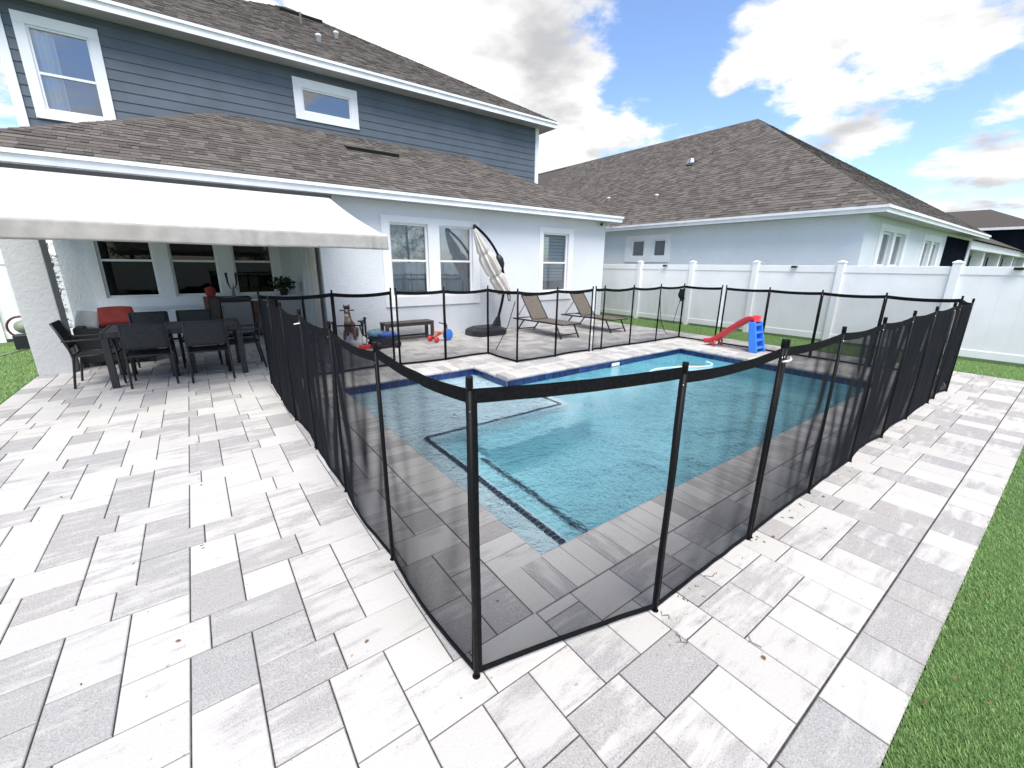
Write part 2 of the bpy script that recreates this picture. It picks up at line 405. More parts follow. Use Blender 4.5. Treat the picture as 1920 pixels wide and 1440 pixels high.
    def build(s, name, mats, parent=None, smooth=False, attr=False, bevel=0., solid=0.):
        me = s.mesh(name, mats, smooth, attr)
        o = bpy.data.objects.new(name, me); COL.objects.link(o)
        if parent is not None: o.parent = parent
        if solid:
            md = o.modifiers.new('solid', 'SOLIDIFY'); md.thickness = solid; md.offset = 0
        if bevel:
            md = o.modifiers.new('bevel', 'BEVEL'); md.width = bevel; md.segments = 2; md.limit_method = 'ANGLE'; md.angle_limit = math.radians(40)
        return o
def tag(o, label=None, cat=None, group=None, kind=None):
    if label: o['label'] = label
    if cat: o['category'] = cat
    if group: o['group'] = group
    if kind: o['kind'] = kind
    return o
def empty(name, loc=(0, 0, 0), rz=0., label=None, cat=None, group=None, kind=None):
    o = bpy.data.objects.new(name, None); COL.objects.link(o); o.location = loc; o.rotation_euler = (0, 0, rz); o.empty_display_size = .1
    return tag(o, label, cat, group, kind)
def inst(name, me, parent=None, loc=(0, 0, 0), rz=0., rnd=None):
    o = bpy.data.objects.new(name, me); COL.objects.link(o)
    if parent is not None: o.parent = parent
    o.location = loc; o.rotation_euler = (0, 0, rz)
    if rnd is not None: o['rnd'] = rnd
    return o
def copy_tree(o, parent=None):
    c = o.copy(); COL.objects.link(c); c.parent = parent
    for ch in list(o.children): copy_tree(ch, c)
    return c
def project(p):
    v = Vector(p) - Vector((0, 0, CAMH)); d = v.dot(_fw)
    if d <= .05: return None
    return (960+FPX*v.dot(_r2)/d, 720-FPX*v.dot(_u2)/d, d)

# ================================================================== GROUND
U = .0762
PX0, PX1, PY0, PY1 = -1.82, 10.08, .298, 12.2       # paver field
CI = dict(x0=1.40, x1=8.20, y0=1.58, y1=5.00, nx=3.62, ny=5.96)   # pool inner edge (L shape)
CW = .30
WATER_Z = -.135
g = MB().poly([(-400, -400, -.16), (400, -400, -.16), (400, 400, -.16), (-400, 400, -.16)])
# the sheet is cut out round the pool basin
gm_ = MB()
for (x0, x1, y0, y1) in ((-600, 1.2, -600, 600), (8.4, 600, -600, 600), (1.2, 8.4, -600, 1.38), (1.2, 3.82, 6.16, 600), (3.82, 8.4, 5.2, 600)):
    gm_.poly([(x0, y0, -.075), (x1, y0, -.075), (x1, y1, -.075), (x0, y1, -.075)])
tag(gm_.build('ground', 'far_ground'), kind='structure')
lw = MB()
for (x0, x1, y0, y1) in ((-14, 24, -16, .066), (-14, -2.055, .066, 30), (10.08, 13.1, .066, 22)):
    lw.box(x0, x1, y0, y1, -.07, -.012)
tag(lw.build('lawn', 'turf'), kind='structure')
# ------------------------------------------------------------------ pavers
patio_m = MB()
for (x0, x1, y0, y1) in ((-2.05, 1.12, .07, 9.25), (1.12, 8.48, .07, 1.30), (8.48, 10.08, .07, 9.25), (1.12, 3.90, 6.24, 9.25), (3.90, 8.48, 5.28, 9.25), (-2.05, 2.15, 9.25, 12.2)):
    patio_m.box(x0, x1, y0, y1, -.06, -.010)
patio = tag(patio_m.build('patio', 'sand_joint'), kind='structure')
DOM = [(PX0, 1.10, .298, 9.2), (1.10, 8.5, .298, 1.28), (8.5, PX1, .298, 9.2), (1.10, 3.92, 6.26, 9.2), (3.92, 8.5, 5.30, 9.2), (PX0, 2.12, 9.2, 12.2)]
stones = []
def add_stone(i0, i1, j0, j1):
    if j1 <= 1: return            # slivers along the border: the course above is cut longer instead
    if j0 <= 1: j0 = 0
    x0, x1, y0, y1 = (-.9415+i0*U, -.9415+i1*U, .298+j0*U, .298+j1*U)
    ps = []
    for (a, b, c, d) in DOM:
        q = (max(x0, a), min(x1, b), max(y0, c), min(y1, d))
        if q[1]-q[0] > .012 and q[3]-q[2] > .012: ps.append(q)
    ar = sum((q[1]-q[0])*(q[3]-q[2]) for q in ps)
    if ar > .98*(x1-x0)*(y1-y0): stones.append((x0, x1, y0, y1))
    else: stones.extend(ps)
rp = random.Random(3)
for a in range(-40, 60):
    for b_ in range(-40, 40):
        ox, oy = 12*a+6*b_, -6*b_
        if ox < -40 or ox > 160 or oy < -40 or oy > 150: continue
        k = 4 if rp.random() < .5 else 5
        add_stone(3+ox, 6+ox, 19+oy, 19+k+oy); add_stone(3+ox, 6+ox, 19+k+oy, 28+oy)
        k = 4 if rp.random() < .75 else 5
        add_stone(6+ox, 6+k+ox, 22+oy, 25+oy); add_stone(6+k+ox, 15+ox, 22+oy, 25+oy)
        add_stone(6+ox, 9+ox, 25+oy, 28+oy); add_stone(6+ox, 9+ox, 19+oy, 22+oy)
x = -1.82
while x < PX1-.02:
    L = rp.choice((3, 3, 4, 5))*U; stones.append((x, min(PX1, x+L), .068, .296)); x += L
y = .07
while y < 8.95:
    L = rp.choice((3, 4, 5))*U; stones.append((-2.05, -1.822, y, min(8.96, y+L))); y += L
def stone_mesh(mb, x0, x1, y0, y1, dz=0., at=0., gap=.0031, ch=.0035, tilt=(0, 0)):
    x0 += gap; x1 -= gap; y0 += gap; y1 -= gap
    cx, cy = (x0+x1)/2, (y0+y1)/2
    def z(x, y, b): return b+dz+tilt[0]*(x-cx)+tilt[1]*(y-cy)
    R = [[(x0, y0), (x1, y0), (x1, y1), (x0, y1)], [(x0+ch, y0+ch), (x1-ch, y0+ch), (x1-ch, y1-ch), (x0+ch, y1-ch)]]
    k = len(mb.v)
    mb.v += [(p[0], p[1], -.055) for p in R[0]] + [(p[0], p[1], z(*p, -ch)) for p in R[0]] + [(p[0], p[1], z(*p, 0)) for p in R[1]]
    for l in (0, 4):
        for j in range(4):
            j2 = (j+1) % 4; mb.f.append((k+l+j, k+l+j2, k+l+4+j2, k+l+4+j)); mb.mi.append(0); mb.at.append(at)
    mb.f.append((k+8, k+9, k+10, k+11)); mb.mi.append(0); mb.at.append(at)
def score(st):
    pr_ = project(((st[0]+st[1])/2, (st[2]+st[3])/2, 0))
    if pr_ is None or not (-60 < pr_[0] < 1980 and -60 < pr_[1] < 1500): return 0
    return (st[1]-st[0])*(st[3]-st[2])/pr_[2]**3
stones.sort(key=score, reverse=True)
rest = MB(); cache = {}
for i, st in enumerate(stones):
    rn = rp.random(); dz = rp.uniform(-.0015, .001); tl = (rp.uniform(-.004, .004), rp.uniform(-.004, .004))
    if i < 300:
        wx, wy = round(st[1]-st[0], 3), round(st[3]-st[2], 3); vv = rp.randrange(3); key = (wx, wy, vv)
        if key not in cache:
            m_ = MB(); rr = random.Random(vv*7+1); stone_mesh(m_, -wx/2, wx/2, -wy/2, wy/2, rr.uniform(-.0015, .001), 0, tilt=(rr.uniform(-.004, .004), rr.uniform(-.004, .004)))
            cache[key] = m_.mesh('paver', 'paver_o')
        inst('paver', cache[key], patio, ((st[0]+st[1])/2, (st[2]+st[3])/2, 0), 0, rn)
    else: stone_mesh(rest, *st, dz, rn, tilt=tl)
tag(rest.build('paver_field', 'paver_g', patio, attr=True), kind='stuff')

# ------------------------------------------------------------------ turf blades (near right edge, left lawn, back strip)
def blades(areas, mat='turf_blade'):
    V, F = [], []
    for (x0, x1, y0, y1, dens, h) in areas:
        n = int((x1-x0)*(y1-y0)*dens)
        X = np.random.uniform(x0, x1, n); Y = np.random.uniform(y0, y1, n); A = np.random.uniform(0, 2*np.pi, n)
        Hh = h*np.random.uniform(.6, 1.25, n); Wd = .0016*np.random.uniform(.8, 1.6, n)*(1+.35*np.hypot(X, Y)/2)
        lean = np.random.uniform(.1, .9, n); LA = np.random.uniform(0, 2*np.pi, n)*.6 + .9
        bx, by = np.cos(A)*Wd, np.sin(A)*Wd
        tx, ty = np.cos(LA)*Hh*lean, np.sin(LA)*Hh*lean
        z0 = -.014
        v = np.stack([np.stack([X-bx, Y-by, np.full(n, z0)], 1), np.stack([X+bx, Y+by, np.full(n, z0)], 1), np.stack([X+tx+bx*.3, Y+ty+by*.3, z0+Hh], 1)], 1).reshape(-1, 3)
        b = len(V) and sum(len(q) for q in V) or 0
        V.append(v); F.append(np.arange(len(v)).reshape(-1, 3)+b)
    V = np.concatenate(V); F = np.concatenate(F)
    me = bpy.data.meshes.new('grass'); me.from_pydata(V.tolist(), [], F.tolist()); me.materials.append(MATS[mat]); me.update()
    o = bpy.data.objects.new('grass', me); COL.objects.link(o); return o
tag(blades([(1.2, 2.6, -.6, .068, 60000, .022), (2.6, 4.2, -.5, .068, 32000, .024), (4.2, 10.2, -.4, .068, 12000, .027), (10.12, 11.5, .07, 9.0, 2600, .034), (-4.6, -2.07, 6.6, 12.5, 3000, .034)]),
    'short green turf blades along the paver edges', 'grass', kind='stuff')

# ================================================================== POOL
pool = empty('swimming_pool', (0, 0, 0), 0, 'L-shaped swimming pool with blue waterline tiles inside the black mesh fence', 'pool')
x0, x1, y0, y1, nx, ny = (CI[k] for k in ('x0', 'x1', 'y0', 'y1', 'nx', 'ny'))
SH = (1.40, 3.93, 3.93)              # shelf: x0, x1, y from
Ls = [(x0, y0), (x1, y0), (x1, y1), (nx, y1), (nx, ny), (x0, ny)]
DEEP = -1.30
bs = MB()
for i in range(6):
    a, c = Ls[i], Ls[(i+1) % 6]
    bs.poly([(a[0], a[1], -.055), (c[0], c[1], -.055), (c[0], c[1], DEEP), (a[0], a[1], DEEP)])
bs.poly([(x0, y0, DEEP), (x1, y0, DEEP), (x1, y1, DEEP), (x0, y1, DEEP)]); bs.poly([(x0, y1, DEEP), (nx, y1, DEEP), (nx, ny, DEEP), (x0, ny, DEEP)])
bs.build('basin', 'pool_plaster', pool)
SZ = -.255
sh = MB().box(SH[0]+.002, SH[1], SH[2], ny-.002, DEEP+.01, SZ)
sh.box(x0+.002, x0+.45, y0+.002, SH[2]-.002, DEEP+.01, SZ-.002)
sh.build('sun_shelf', 'shelf_plaster', pool, bevel=.02)
st2 = MB().box(x0+.46, x0+.82, y0+.004, SH[2]-.004, DEEP+.01, SZ-.26)
st2.box(SH[0]+.9, SH[1]+.001, SH[2]-.40, SH[2]-.006, DEEP+.01, SZ-.27)
st2.build('step', 'pool_plaster', pool, bevel=.02)
def mosaic(pts, z, wd=.058):
    for (a, c) in zip(pts[:-1], pts[1:]):
        d = Vector((c[0]-a[0], c[1]-a[1], 0)); L = d.length; d.normalize(); n = int(L/.05)
        m_ = MB(); px_ = Vector((-d.y, d.x, 0))
        for i in range(n):
            p0 = Vector((a[0], a[1], z)) + d*(i*.05+.003); p1 = p0+d*.044
            m_.hexa([p0-px_*wd/2, p1-px_*wd/2, p1+px_*wd/2, p0+px_*wd/2] + [q+Vector((0, 0, .006)) for q in (p0-px_*wd/2, p1-px_*wd/2, p1+px_*wd/2, p0+px_*wd/2)])
        m_.build('mosaic_line', 'mosaic_dark', pool)
mosaic([(x0+.39, y0+.01), (x0+.39, SH[2]+.06), (SH[1]-.13, SH[2]+.06), (SH[1]-.13, ny-.95)], SZ)
mosaic([(x0+.76, y0+.01), (x0+.76, SH[2]-.45)], SZ-.26)
# waterline tiles
tm = MB().hexa([(-.073, 0, -.073), (.073, 0, -.073), (.073, .006, -.073), (-.073, .006, -.073), (-.073, 0, .073), (.073, 0, .073), (.073, .006, .073), (-.073, .006, .073)])
tile_me = tm.mesh('waterline_tile', 'pool_tile')
gb = MB()
for i in range(6):
    a, c = Ls[i], Ls[(i+1) % 6]; d = Vector((c[0]-a[0], c[1]-a[1], 0)); L = d.length; d.normalize()
    nrm = Vector((-d.y, d.x, 0))          # points into the pool
    n = round(L/.1524); stp = L/n; rz = math.atan2(d.y, d.x)
    for k in range(n):
        p = Vector((a[0], a[1], -.132)) + d*(k+.5)*stp + nrm*.003
        o = inst('waterline_tile', tile_me, pool, p, rz); o.scale = (stp/.1524, 1, 1)
    gb.poly([tuple(Vector((a[0], a[1], -.21))+nrm*.002), tuple(Vector((c[0], c[1], -.21))+nrm*.002), tuple(Vector((c[0], c[1], -.056))+nrm*.002), tuple(Vector((a[0], a[1], -.056))+nrm*.002)])
gb.build('grout_band', 'grout', pool)
# coping: bullnosed stones, long side across the edge
def coping_mesh(wd, ln):
    m_ = MB(); prof = [(-.0, -.052), (-.022, -.046), (-.030, -.030), (-.026, -.012), (-.012, -.002), (.0, 0.), (ln, 0.), (ln, -.052)]
    h = wd/2-.0022; k = len(m_.v)
    for sx in (-h, h):
        for (a, z) in prof: m_.v.append((sx, a, z))
    n = len(prof)
    for j in range(n):
        j2 = (j+1) % n; m_.f.append((j, j2, n+j2, n+j)); m_.mi.append(0); m_.at.append(0.)
    m_.f.append(tuple(reversed(range(n)))); m_.f.append(tuple(range(n, 2*n))); m_.mi += [0, 0]; m_.at += [0., 0.]
    return m_
cop = {k: coping_mesh(.1524, CW-.004).mesh('coping_stone', k) for k in ('coping_x', 'coping_y')}
def coping_run(a, c, outward, ext0=0., ext1=0.):
    a = Vector((*a, 0)); c = Vector((*c, 0)); d = (c-a).normalized(); a = a-d*ext0; c = c+d*ext1; L = (c-a).length
    n = round(L/.1524); stp = L/n; rz = math.atan2(outward[1], outward[0])-math.pi/2
    for k in range(n):
        o = inst('coping_stone', cop['coping_y' if abs(outward[1]) > .5 else 'coping_x'], pool, a+d*(k+.5)*stp, rz, rp.random()); o.scale = (stp/.1524, 1, 1)
coping_run((x0, y0), (x1, y0), (0, -1), CW, CW); coping_run((x1, y0), (x1, y1), (1, 0), 0, 0)
coping_run((nx, y1), (x1, y1), (0, 1), -CW*.0+0, CW); coping_run((nx, y1), (nx, ny), (1, 0), -CW, 0)
coping_run((x0, ny), (nx, ny), (0, 1), CW, CW); coping_run((x0, y0), (x0, ny), (-1, 0), 0, 0)
sk = MB().box(6.0, 6.22, y1-.012, y1+.05, -.17, -.085); sk.build('skimmer', 'plastic_white', pool, bevel=.006)
MB().box(5.9, 6.36, y1-.014, y1-.006, -.225, -.20).build('skimmer_sill', 'pool_tile', pool)
wt = MB()
wt.poly([(x0+.001, y0+.001, WATER_Z), (x1-.001, y0+.001, WATER_Z), (x1-.001, y1-.001, WATER_Z), (nx, y1-.001, WATER_Z), (nx-.001, ny-.001, WATER_Z), (x0+.001, ny-.001, WATER_Z)])
tag(wt.build('water', 'pool_water'), kind='structure')

# ================================================================== HOUSE
def FY(Y0): return lambda a, b, d: (a, Y0+d, b)      # facade facing -Y
def FX(X0): return lambda a, b, d: (X0+d, a, b)      # facade facing -X
def wall_open(P, a0, a1, b0, b1, ops, mat, parent, name='wall', reveal=.11):
    m_ = MB(); A = sorted({a0, a1, *[q for o in ops for q in o[:2]]}); B = sorted({b0, b1, *[q for o in ops for q in o[2:4]]})
    for i in range(len(A)-1):
        for j in range(len(B)-1):
            ca, cb_ = (A[i]+A[i+1])/2, (B[j]+B[j+1])/2
            if any(o[0] < ca < o[1] and o[2] < cb_ < o[3] for o in ops): continue
            m_.poly([P(A[i], B[j], 0), P(A[i+1], B[j], 0), P(A[i+1], B[j+1], 0), P(A[i], B[j+1], 0)])
    for (p, q, r, s_) in [o[:4] for o in ops]:
        for (e, f) in (((p, r), (q, r)), ((q, r), (q, s_)), ((q, s_), (p, s_)), ((p, s_), (p, r))):
            m_.poly([P(*e, 0), P(*f, 0), P(*f, reveal), P(*e, reveal)])
    return m_.build(name, mat, parent)
def rect(m_, P, a0, a1, b0, b1, d0, d1, mi=0):
    q = [P(a0, b0, d0), P(a1, b0, d0), P(a1, b0, d1), P(a0, b0, d1), P(a0, b1, d0), P(a1, b1, d0), P(a1, b1, d1), P(a0, b1, d1)]
    return m_.hexa(q, mi)
def window(P, a0, a1, b0, b1, parent, split=.5, depth=.06, inside=None, fw=.045, room='dark_room', glass='window_glass'):
    f = MB(); d0, d1 = depth, depth+.05
    rect(f, P, a0, a1, b1-fw, b1, d0, d1); rect(f, P, a0, a1, b0, b0+fw, d0, d1)
    rect(f, P, a0, a0+fw, b0+fw, b1-fw, d0, d1); rect(f, P, a1-fw, a1, b0+fw, b1-fw, d0, d1)
    panes = [(b0+fw, b1-fw, .03)]
    if split:
        zm = b0+(b1-b0)*split
        rect(f, P, a0+fw, a1-fw, zm-.022, zm+.022, d0-.008, d1)
        panes = [(b0+fw, zm-.022, .022), (zm+.022, b1-fw, .034)]
    w_ = f.build('window', 'white_paint', parent)
    for (lo, hi, dd) in panes:
        MB().poly([P(a0+fw, lo, d0+dd), P(a1-fw, lo, d0+dd), P(a1-fw, hi, d0+dd), P(a0+fw, hi, d0+dd)]).build('pane', glass, w_)
    r = MB(); D = depth+1.0
    r.poly([P(a0, b0, D), P(a1, b0, D), P(a1, b1, D), P(a0, b1, D)])
    for (e, f2) in (((a0, b0), (a1, b0)), ((a1, b0), (a1, b1)), ((a1, b1), (a0, b1)), ((a0, b1), (a0, b0))):
        r.poly([P(*e, depth+.051), P(*f2, depth+.051), P(*f2, D), P(*e, D)])
    r.build('window_recess', room, w_)
    if inside == 'curtain':
        def fn(u, v):
            a = a0+fw*.6+(a1-a0-fw*1.2)*u
            return P(a, b0+.03+(b1-b0-.06)*v, depth+.13+.022*math.sin(a*58+2*math.sin(a*9))*(1-.25*v))
        MB().grid(fn, 46, 2).build('curtain', 'curtain', w_, smooth=True)
    elif inside == 'sidecurtain':
        def fn(u, v):
            a = a0+fw*.6+(a1-a0)*.36*u
            return P(a, b0+.03+(b1-b0-.06)*v, depth+.13+.03*math.sin(a*45))
        MB().grid(fn, 20, 2).build('curtain', 'curtain', w_, smooth=True)
    elif inside == 'blind':
        m_ = MB(); z = b1-fw-.02; i = 0
        while z > b0+.35:
            rect(m_, P, a0+fw, a1-fw, z-.072, z, depth+.10+.006*(i % 2), depth+.112); z -= .088; i += 1
        m_.build('blind', 'blind_slat', w_)
    return w_
def band(P, a0, a1, b0, b1, ops, parent, mat='trim_band', proud=.03):
    # raised stucco band round a group of openings
    m_ = MB(); A = sorted({a0, a1, *[q for o in ops for q in o[:2]]}); B = sorted({b0, b1, *[q for o in ops for q in o[2:4]]})
    for i in range(len(A)-1):
        for j in range(len(B)-1):
            ca, cb_ = (A[i]+A[i+1])/2, (B[j]+B[j+1])/2
            if any(o[0] < ca < o[1] and o[2] < cb_ < o[3] for o in ops): continue
            m_.poly([P(A[i], B[j], -proud), P(A[i+1], B[j], -proud), P(A[i+1], B[j+1], -proud), P(A[i], B[j+1], -proud)])
    def ring(p, q, r, s_):
        for (e, f) in (((p, r), (q, r)), ((q, r), (q, s_)), ((q, s_), (p, s_)), ((p, s_), (p, r))):
            m_.poly([P(*e, -proud), P(*f, -proud), P(*f, .001), P(*e, .001)])
    ring(a0, a1, b0, b1)
    for o in ops: ring(*o[:4])
    return m_.build('window_trim', mat, parent)

def roof_plane(O, ud, wd, u0f, u1f, smax, nm, out_list, expo=.142, seed=1):
    # courses of shingles on a plane: O eave origin, ud along the eave, wd up the slope
    O = Vector(O); ud = Vector(ud).normalized(); wd = Vector(wd).normalized(); n_ = ud.cross(wd).normalized()
    if n_.z < 0: n_ = -n_
    rr = random.Random(seed); k = 0; s_ = -.02
    while s_ < smax:
        s1 = min(s_+expo+.03, smax+.02); a, b_ = u0f(max(s_, 0)), u1f(max(s_, 0))
        a2, b2 = u0f(min(s_+expo, smax)), u1f(min(s_+expo, smax))
        u = a - rr.uniform(0, .3)
        while u < b_:
            wv = rr.choice((.09, .12, .15, .18, .22, .27)); c, d = max(u, a), min(u+wv, b_)
            if d-c > .015:
                th = rr.choice((.006, .009, .014)); c2, d2 = max(c, a2), min(d, b2)
                if d2 > c2+.005: out_list.append((O, ud, wd, n_, c+.0015, d-.0015, max(c2, c)+.0015, min(d2, d)-.0015, s_, s1, th, rr.random()))
            u += wv
        s_ += expo; k += 1
def shingle_geo(mb, t, base=None):
    O, ud, wd, n_, c, d, c2, d2, s0, s1, th, rn = t
    B = Vector(base) if base is not None else Vector((0, 0, 0))
    p = [O+ud*c+wd*s0-B, O+ud*d+wd*s0-B, O+ud*d2+wd*s1-B, O+ud*c2+wd*s1-B]
    q = [p[0]+n_*(th+.004), p[1]+n_*(th+.004), p[2]+n_*.002, p[3]+n_*.002]
    k = len(mb.v); mb.v += [tuple(v) for v in p[:2]+q]+[tuple(p[3]), tuple(p[2])]
    for f in ((2, 3, 4, 5), (0, 1, 3, 2), (1, 7, 4, 3), (6, 0, 2, 5)):
        mb.f.append(tuple(k+i for i in f)); mb.mi.append(0); mb.at.append(rn)
def finish_roof(tiles, parent, near=0):
    if near:
        def sc(t):
            c = t[0]+t[1]*(t[4]+t[5])/2+t[2]*t[8]; pr_ = project(c)
            if pr_ is None or not (0 < pr_[0] < 1920 and 0 < pr_[1] < 1440): return 0
            return (t[5]-t[4])/pr_[2]**2
        tiles.sort(key=sc, reverse=True)
        for t in tiles[:near]:
            c = t[0]+t[1]*t[4]+t[2]*t[8]; m_ = MB(); shingle_geo(m_, t, c); inst('shingle', m_.mesh('shingle', 'shingle_o'), parent, c, 0, t[11])
    m_ = MB()
    for t in tiles[near:]: shingle_geo(m_, t)
    tag(m_.build('shingle_courses', 'shingle_g', parent, attr=True), kind='stuff')
def hip_caps(a, b_, parent, nl, nr, wdt=.15, seed=5, first=.0):
    # overlapping cap shingles along a hip or ridge: nl / nr are the directions down both roof planes
    a = Vector(a); b_ = Vector(b_); d = (b_-a).normalized(); L = (b_-a).length; nl = Vector(nl).normalized(); nr = Vector(nr).normalized()
    rr = random.Random(seed); m_ = MB(); s_ = 0
    while s_ < L:
        e = min(s_+.2, L); lift = .022
        up = Vector((0, 0, 1)); p0 = a+d*s_+up*(lift+.012); p1 = a+d*e+up*lift; rn = .35+.5*rr.random()
        for sd in (nl, nr):
            m_.poly([p0, p0+sd*wdt, p1+sd*wdt, p1], 0, rn); m_.poly([p0, p0-up*.02, p0+sd*wdt-up*.02, p0+sd*wdt], 0, rn*.5)
        s_ += .145
    return tag(m_.build('hip_cap', 'shingle_g', parent, attr=True), kind='stuff')

house = empty('house', (4, 12.2, 0), 0, 'two-storey house with slate blue siding, brown shingle roofs and a covered lanai', 'house')
def H(o):   # parts keep their world place although the house stands off the origin
    o.parent = house; o.matrix_parent_inverse = Matrix.Translation((-4, -12.2, 0)); return o
class HP:     # parent proxy
    pass
bpy.context.view_layer.update()
_old_build = MB.build
def _build(s, name, mats, parent=None, **kw):
    o = _old_build(s, name, mats, None if parent is house else parent, **kw)
    if parent is house: H(o)
    return o
MB.build = _build

P9, P12, PX2 = FY(9.2), FY(12.2), FX(2.12)
# right wing wall with windows
ops = [(3.53, 4.43, .93, 2.50), (4.70, 5.60, .93, 2.50), (7.84, 8.78, .93, 2.50)]
wall_open(P9, 2.12, 10.30, -.05, 2.92, ops, 'stucco_blue', house)
MB().poly([(10.30, 9.2, -.05), (10.30, 20, -.05), (10.30, 20, 2.92), (10.30, 9.2, 2.92)]).build('wall', 'stucco_blue', house)
band(P9, 3.36, 5.79, .72, 2.63, ops[:2], house); band(P9, 7.70, 8.96, .70, 2.63, ops[2:], house)
window(P9, *ops[0], house, .5, .04, 'curtain', room='room_grey'); window(P9, *ops[1], house, .5, .04, 'curtain', room='room_grey'); window(P9, *ops[2], house, .5, .04, 'blind', room='room_grey')
# lanai: back wall, side wall with sliding door, ceiling, column, beam
lo = [(-1.47, -.58, .90, 2.42), (-.32, .55, .90, 2.42), (.85, 1.68, .90, 2.42)]
wall_open(P12, -2.05, 2.12, -.05, 2.92, lo, 'stucco_blue', house)
band(P12, -1.64, 1.85, .70, 2.58, lo, house)
for o_ in lo: window(P12, *o_, house, .50, .05, None, glass='shaded_glass')
dop = [(9.75, 11.05, .02, 2.42)]
wall_open(PX2, 9.2, 12.2, -.05, 2.92, dop, 'stucco_blue', house)
door = MB()
for (a, b_) in ((9.75, 10.42), (10.38, 11.05)):
    dd = .05 if a < 10 else .09
    for (p, q, r, s_) in ((a, a+.06, .02, 2.42), (b_-.06, b_, .02, 2.42), (a+.06, b_-.06, 2.34, 2.42), (a+.06, b_-.06, .02, .12)): rect(door, PX2, p, q, r, s_, dd, dd+.035)
dr = door.build('sliding_door', 'white_paint', house)
for (a, b_) in ((9.81, 10.36), (10.44, 10.99)):
    dd = .066 if a < 10 else .106
    MB().poly([PX2(a, .12, dd), PX2(b_, .12, dd), PX2(b_, 2.34, dd), PX2(a, 2.34, dd)]).build('pane', 'window_glass', dr)
rm = MB(); D = 1.6
rm.poly([PX2(9.75, 0, D), PX2(11.05, 0, D), PX2(11.05, 2.42, D), PX2(9.75, 2.42, D)])
for (e, f) in (((9.75, 0), (11.05, 0)), ((11.05, 0), (11.05, 2.42)), ((11.05, 2.42), (9.75, 2.42)), ((9.75, 2.42), (9.75, 0))): rm.poly([PX2(*e, .13), PX2(*f, .13), PX2(*f, D), PX2(*e, D)])
rm.build('door_recess', 'dark_room', dr)
MB().grid(lambda u, v: (2.02+.02*math.sin(u*30), 9.28+.42*u, .05+2.3*v), 24, 1).build('door_curtain', 'cream_cloth', dr, smooth=True)
MB().box(-2.05, 2.12, 8.98, 12.2, 2.86, 2.92).build('ceiling', 'soffit', house)
MB().box(-2.03, -1.64, 8.97, 9.37, -.05, 2.46).build('column', 'stucco_white', house, bevel=.012)
MB().box(-2.03, 2.12, 8.99, 9.36, 2.46, 2.88).build('beam', 'stucco_white', house)
MB().box(-2.03, -1.68, 9.36, 12.2, 2.46, 2.88).build('beam', 'stucco_white', house)
# left and rear mass
MB().poly([(-2.05, 12.2, -.05), (-2.05, 25, -.05), (-2.05, 25, 6.0), (-2.05, 12.2, 6.0)]).build('wall', 'siding', house)
MB().poly([(10.04, 12.2, 2.5), (10.04, 25, 2.5), (10.04, 25, 6.0), (10.04, 12.2, 6.0)]).build('wall', 'siding', house)
# upper wall: siding boards
uo = [(-1.66, -.85, 4.30, 5.63), (2.77, 3.90, 5.12, 5.62)]
EXP = .178; z = 3.42; k = 0
MB().box(-2.04, 10.03, 12.235, 12.26, 2.9, 3.5).build('wall', 'siding', house)
while z < 5.99:
    zt = min(z+EXP+.02, 6.0)
    segs = [(-1.94, 9.93)]
    for o_ in uo:
        if o_[2]-.02 < zt and z < o_[3]+.02:
            ns = []
            for (a, b_) in segs:
                if o_[0] > a and o_[1] < b_: ns += [(a, o_[0]-.01), (o_[1]+.01, b_)]
                else: ns.append((a, b_))
            segs = ns
    for (a, b_) in segs:
        # lapped boards: the lower edge stands proud of the board below
        m_ = MB().hexa([(a, 12.188, z), (b_, 12.188, z), (b_, 12.203, z), (a, 12.203, z), (a, 12.203, zt), (b_, 12.203, zt), (b_, 12.215, zt), (a, 12.215, zt)])
        m_.build('siding_board', 'siding', house)
    z += EXP
for (a, b_, q, r) in ((-2.07, -1.93, 2.9, 6.0), (9.92, 10.06, 2.9, 6.0)):
    MB().box(a, b_, 12.165, 12.29, q, r).build('corner_board', 'white_paint', house)
def casing(P, o_, m=.14, d0=-.035):
    m_ = MB(); a0, a1, b0, b1 = o_
    rect(m_, P, a0-m, a1+m, b1, b1+m+.02, d0, .06); rect(m_, P, a0-m, a1+m, b0-m, b0, d0, .06)
    rect(m_, P, a0-m, a0, b0, b1, d0, .06); rect(m_, P, a1, a1+m, b0, b1, d0, .06)
    m_.build('window_trim', 'white_paint', house, bevel=.004)
casing(P12, uo[0], .15); casing(P12, uo[1], .175)
window(P12, *uo[0], house, .45, -.005, 'sidecurtain', .035, room='room_grey'); window(P12, *uo[1], house, 0, -.005, None, .035, room='room_grey')
# ------------------------------------------------------------------ roofs of the house
roof = MB(); E0, E1, EY, EZ, SL = -2.40, 10.57, 8.80, 3.045, .5
T = 3.4
roof.poly([(E0, EY, EZ), (E1, EY, EZ), (E1-T, EY+T, EZ+SL*T), (E0+T, EY+T, EZ+SL*T)])
roof.poly([(E1, EY, EZ), (E1, 21, EZ), (E1-T, 21, EZ+SL*T), (E1-T, EY+T, EZ+SL*T)])
roof.poly([(E0, EY, EZ), (E0+T, EY+T, EZ+SL*T), (E0+T, 21, EZ+SL*T), (E0, 21, EZ)])
lroof = roof.build('roof', 'shingle_g', house)
lroof_c = MB()   # closing pieces
cosl = 1/math.sqrt(1+SL*SL); smax = T/cosl
tl = []
roof_plane((E0, EY-.02, EZ+.012), (1, 0, 0), (0, 1, SL), lambda s_: s_*cosl, lambda s_: (E1-E0)-s_*cosl, smax, 's', tl, seed=11)
finish_roof(tl, lroof, 300)
tl = []
roof_plane((E1+.02, EY, EZ+.012), (0, 1, 0), (-1, 0, SL), lambda s_: s_*cosl, lambda s_: 8., smax, 's', tl, seed=12)
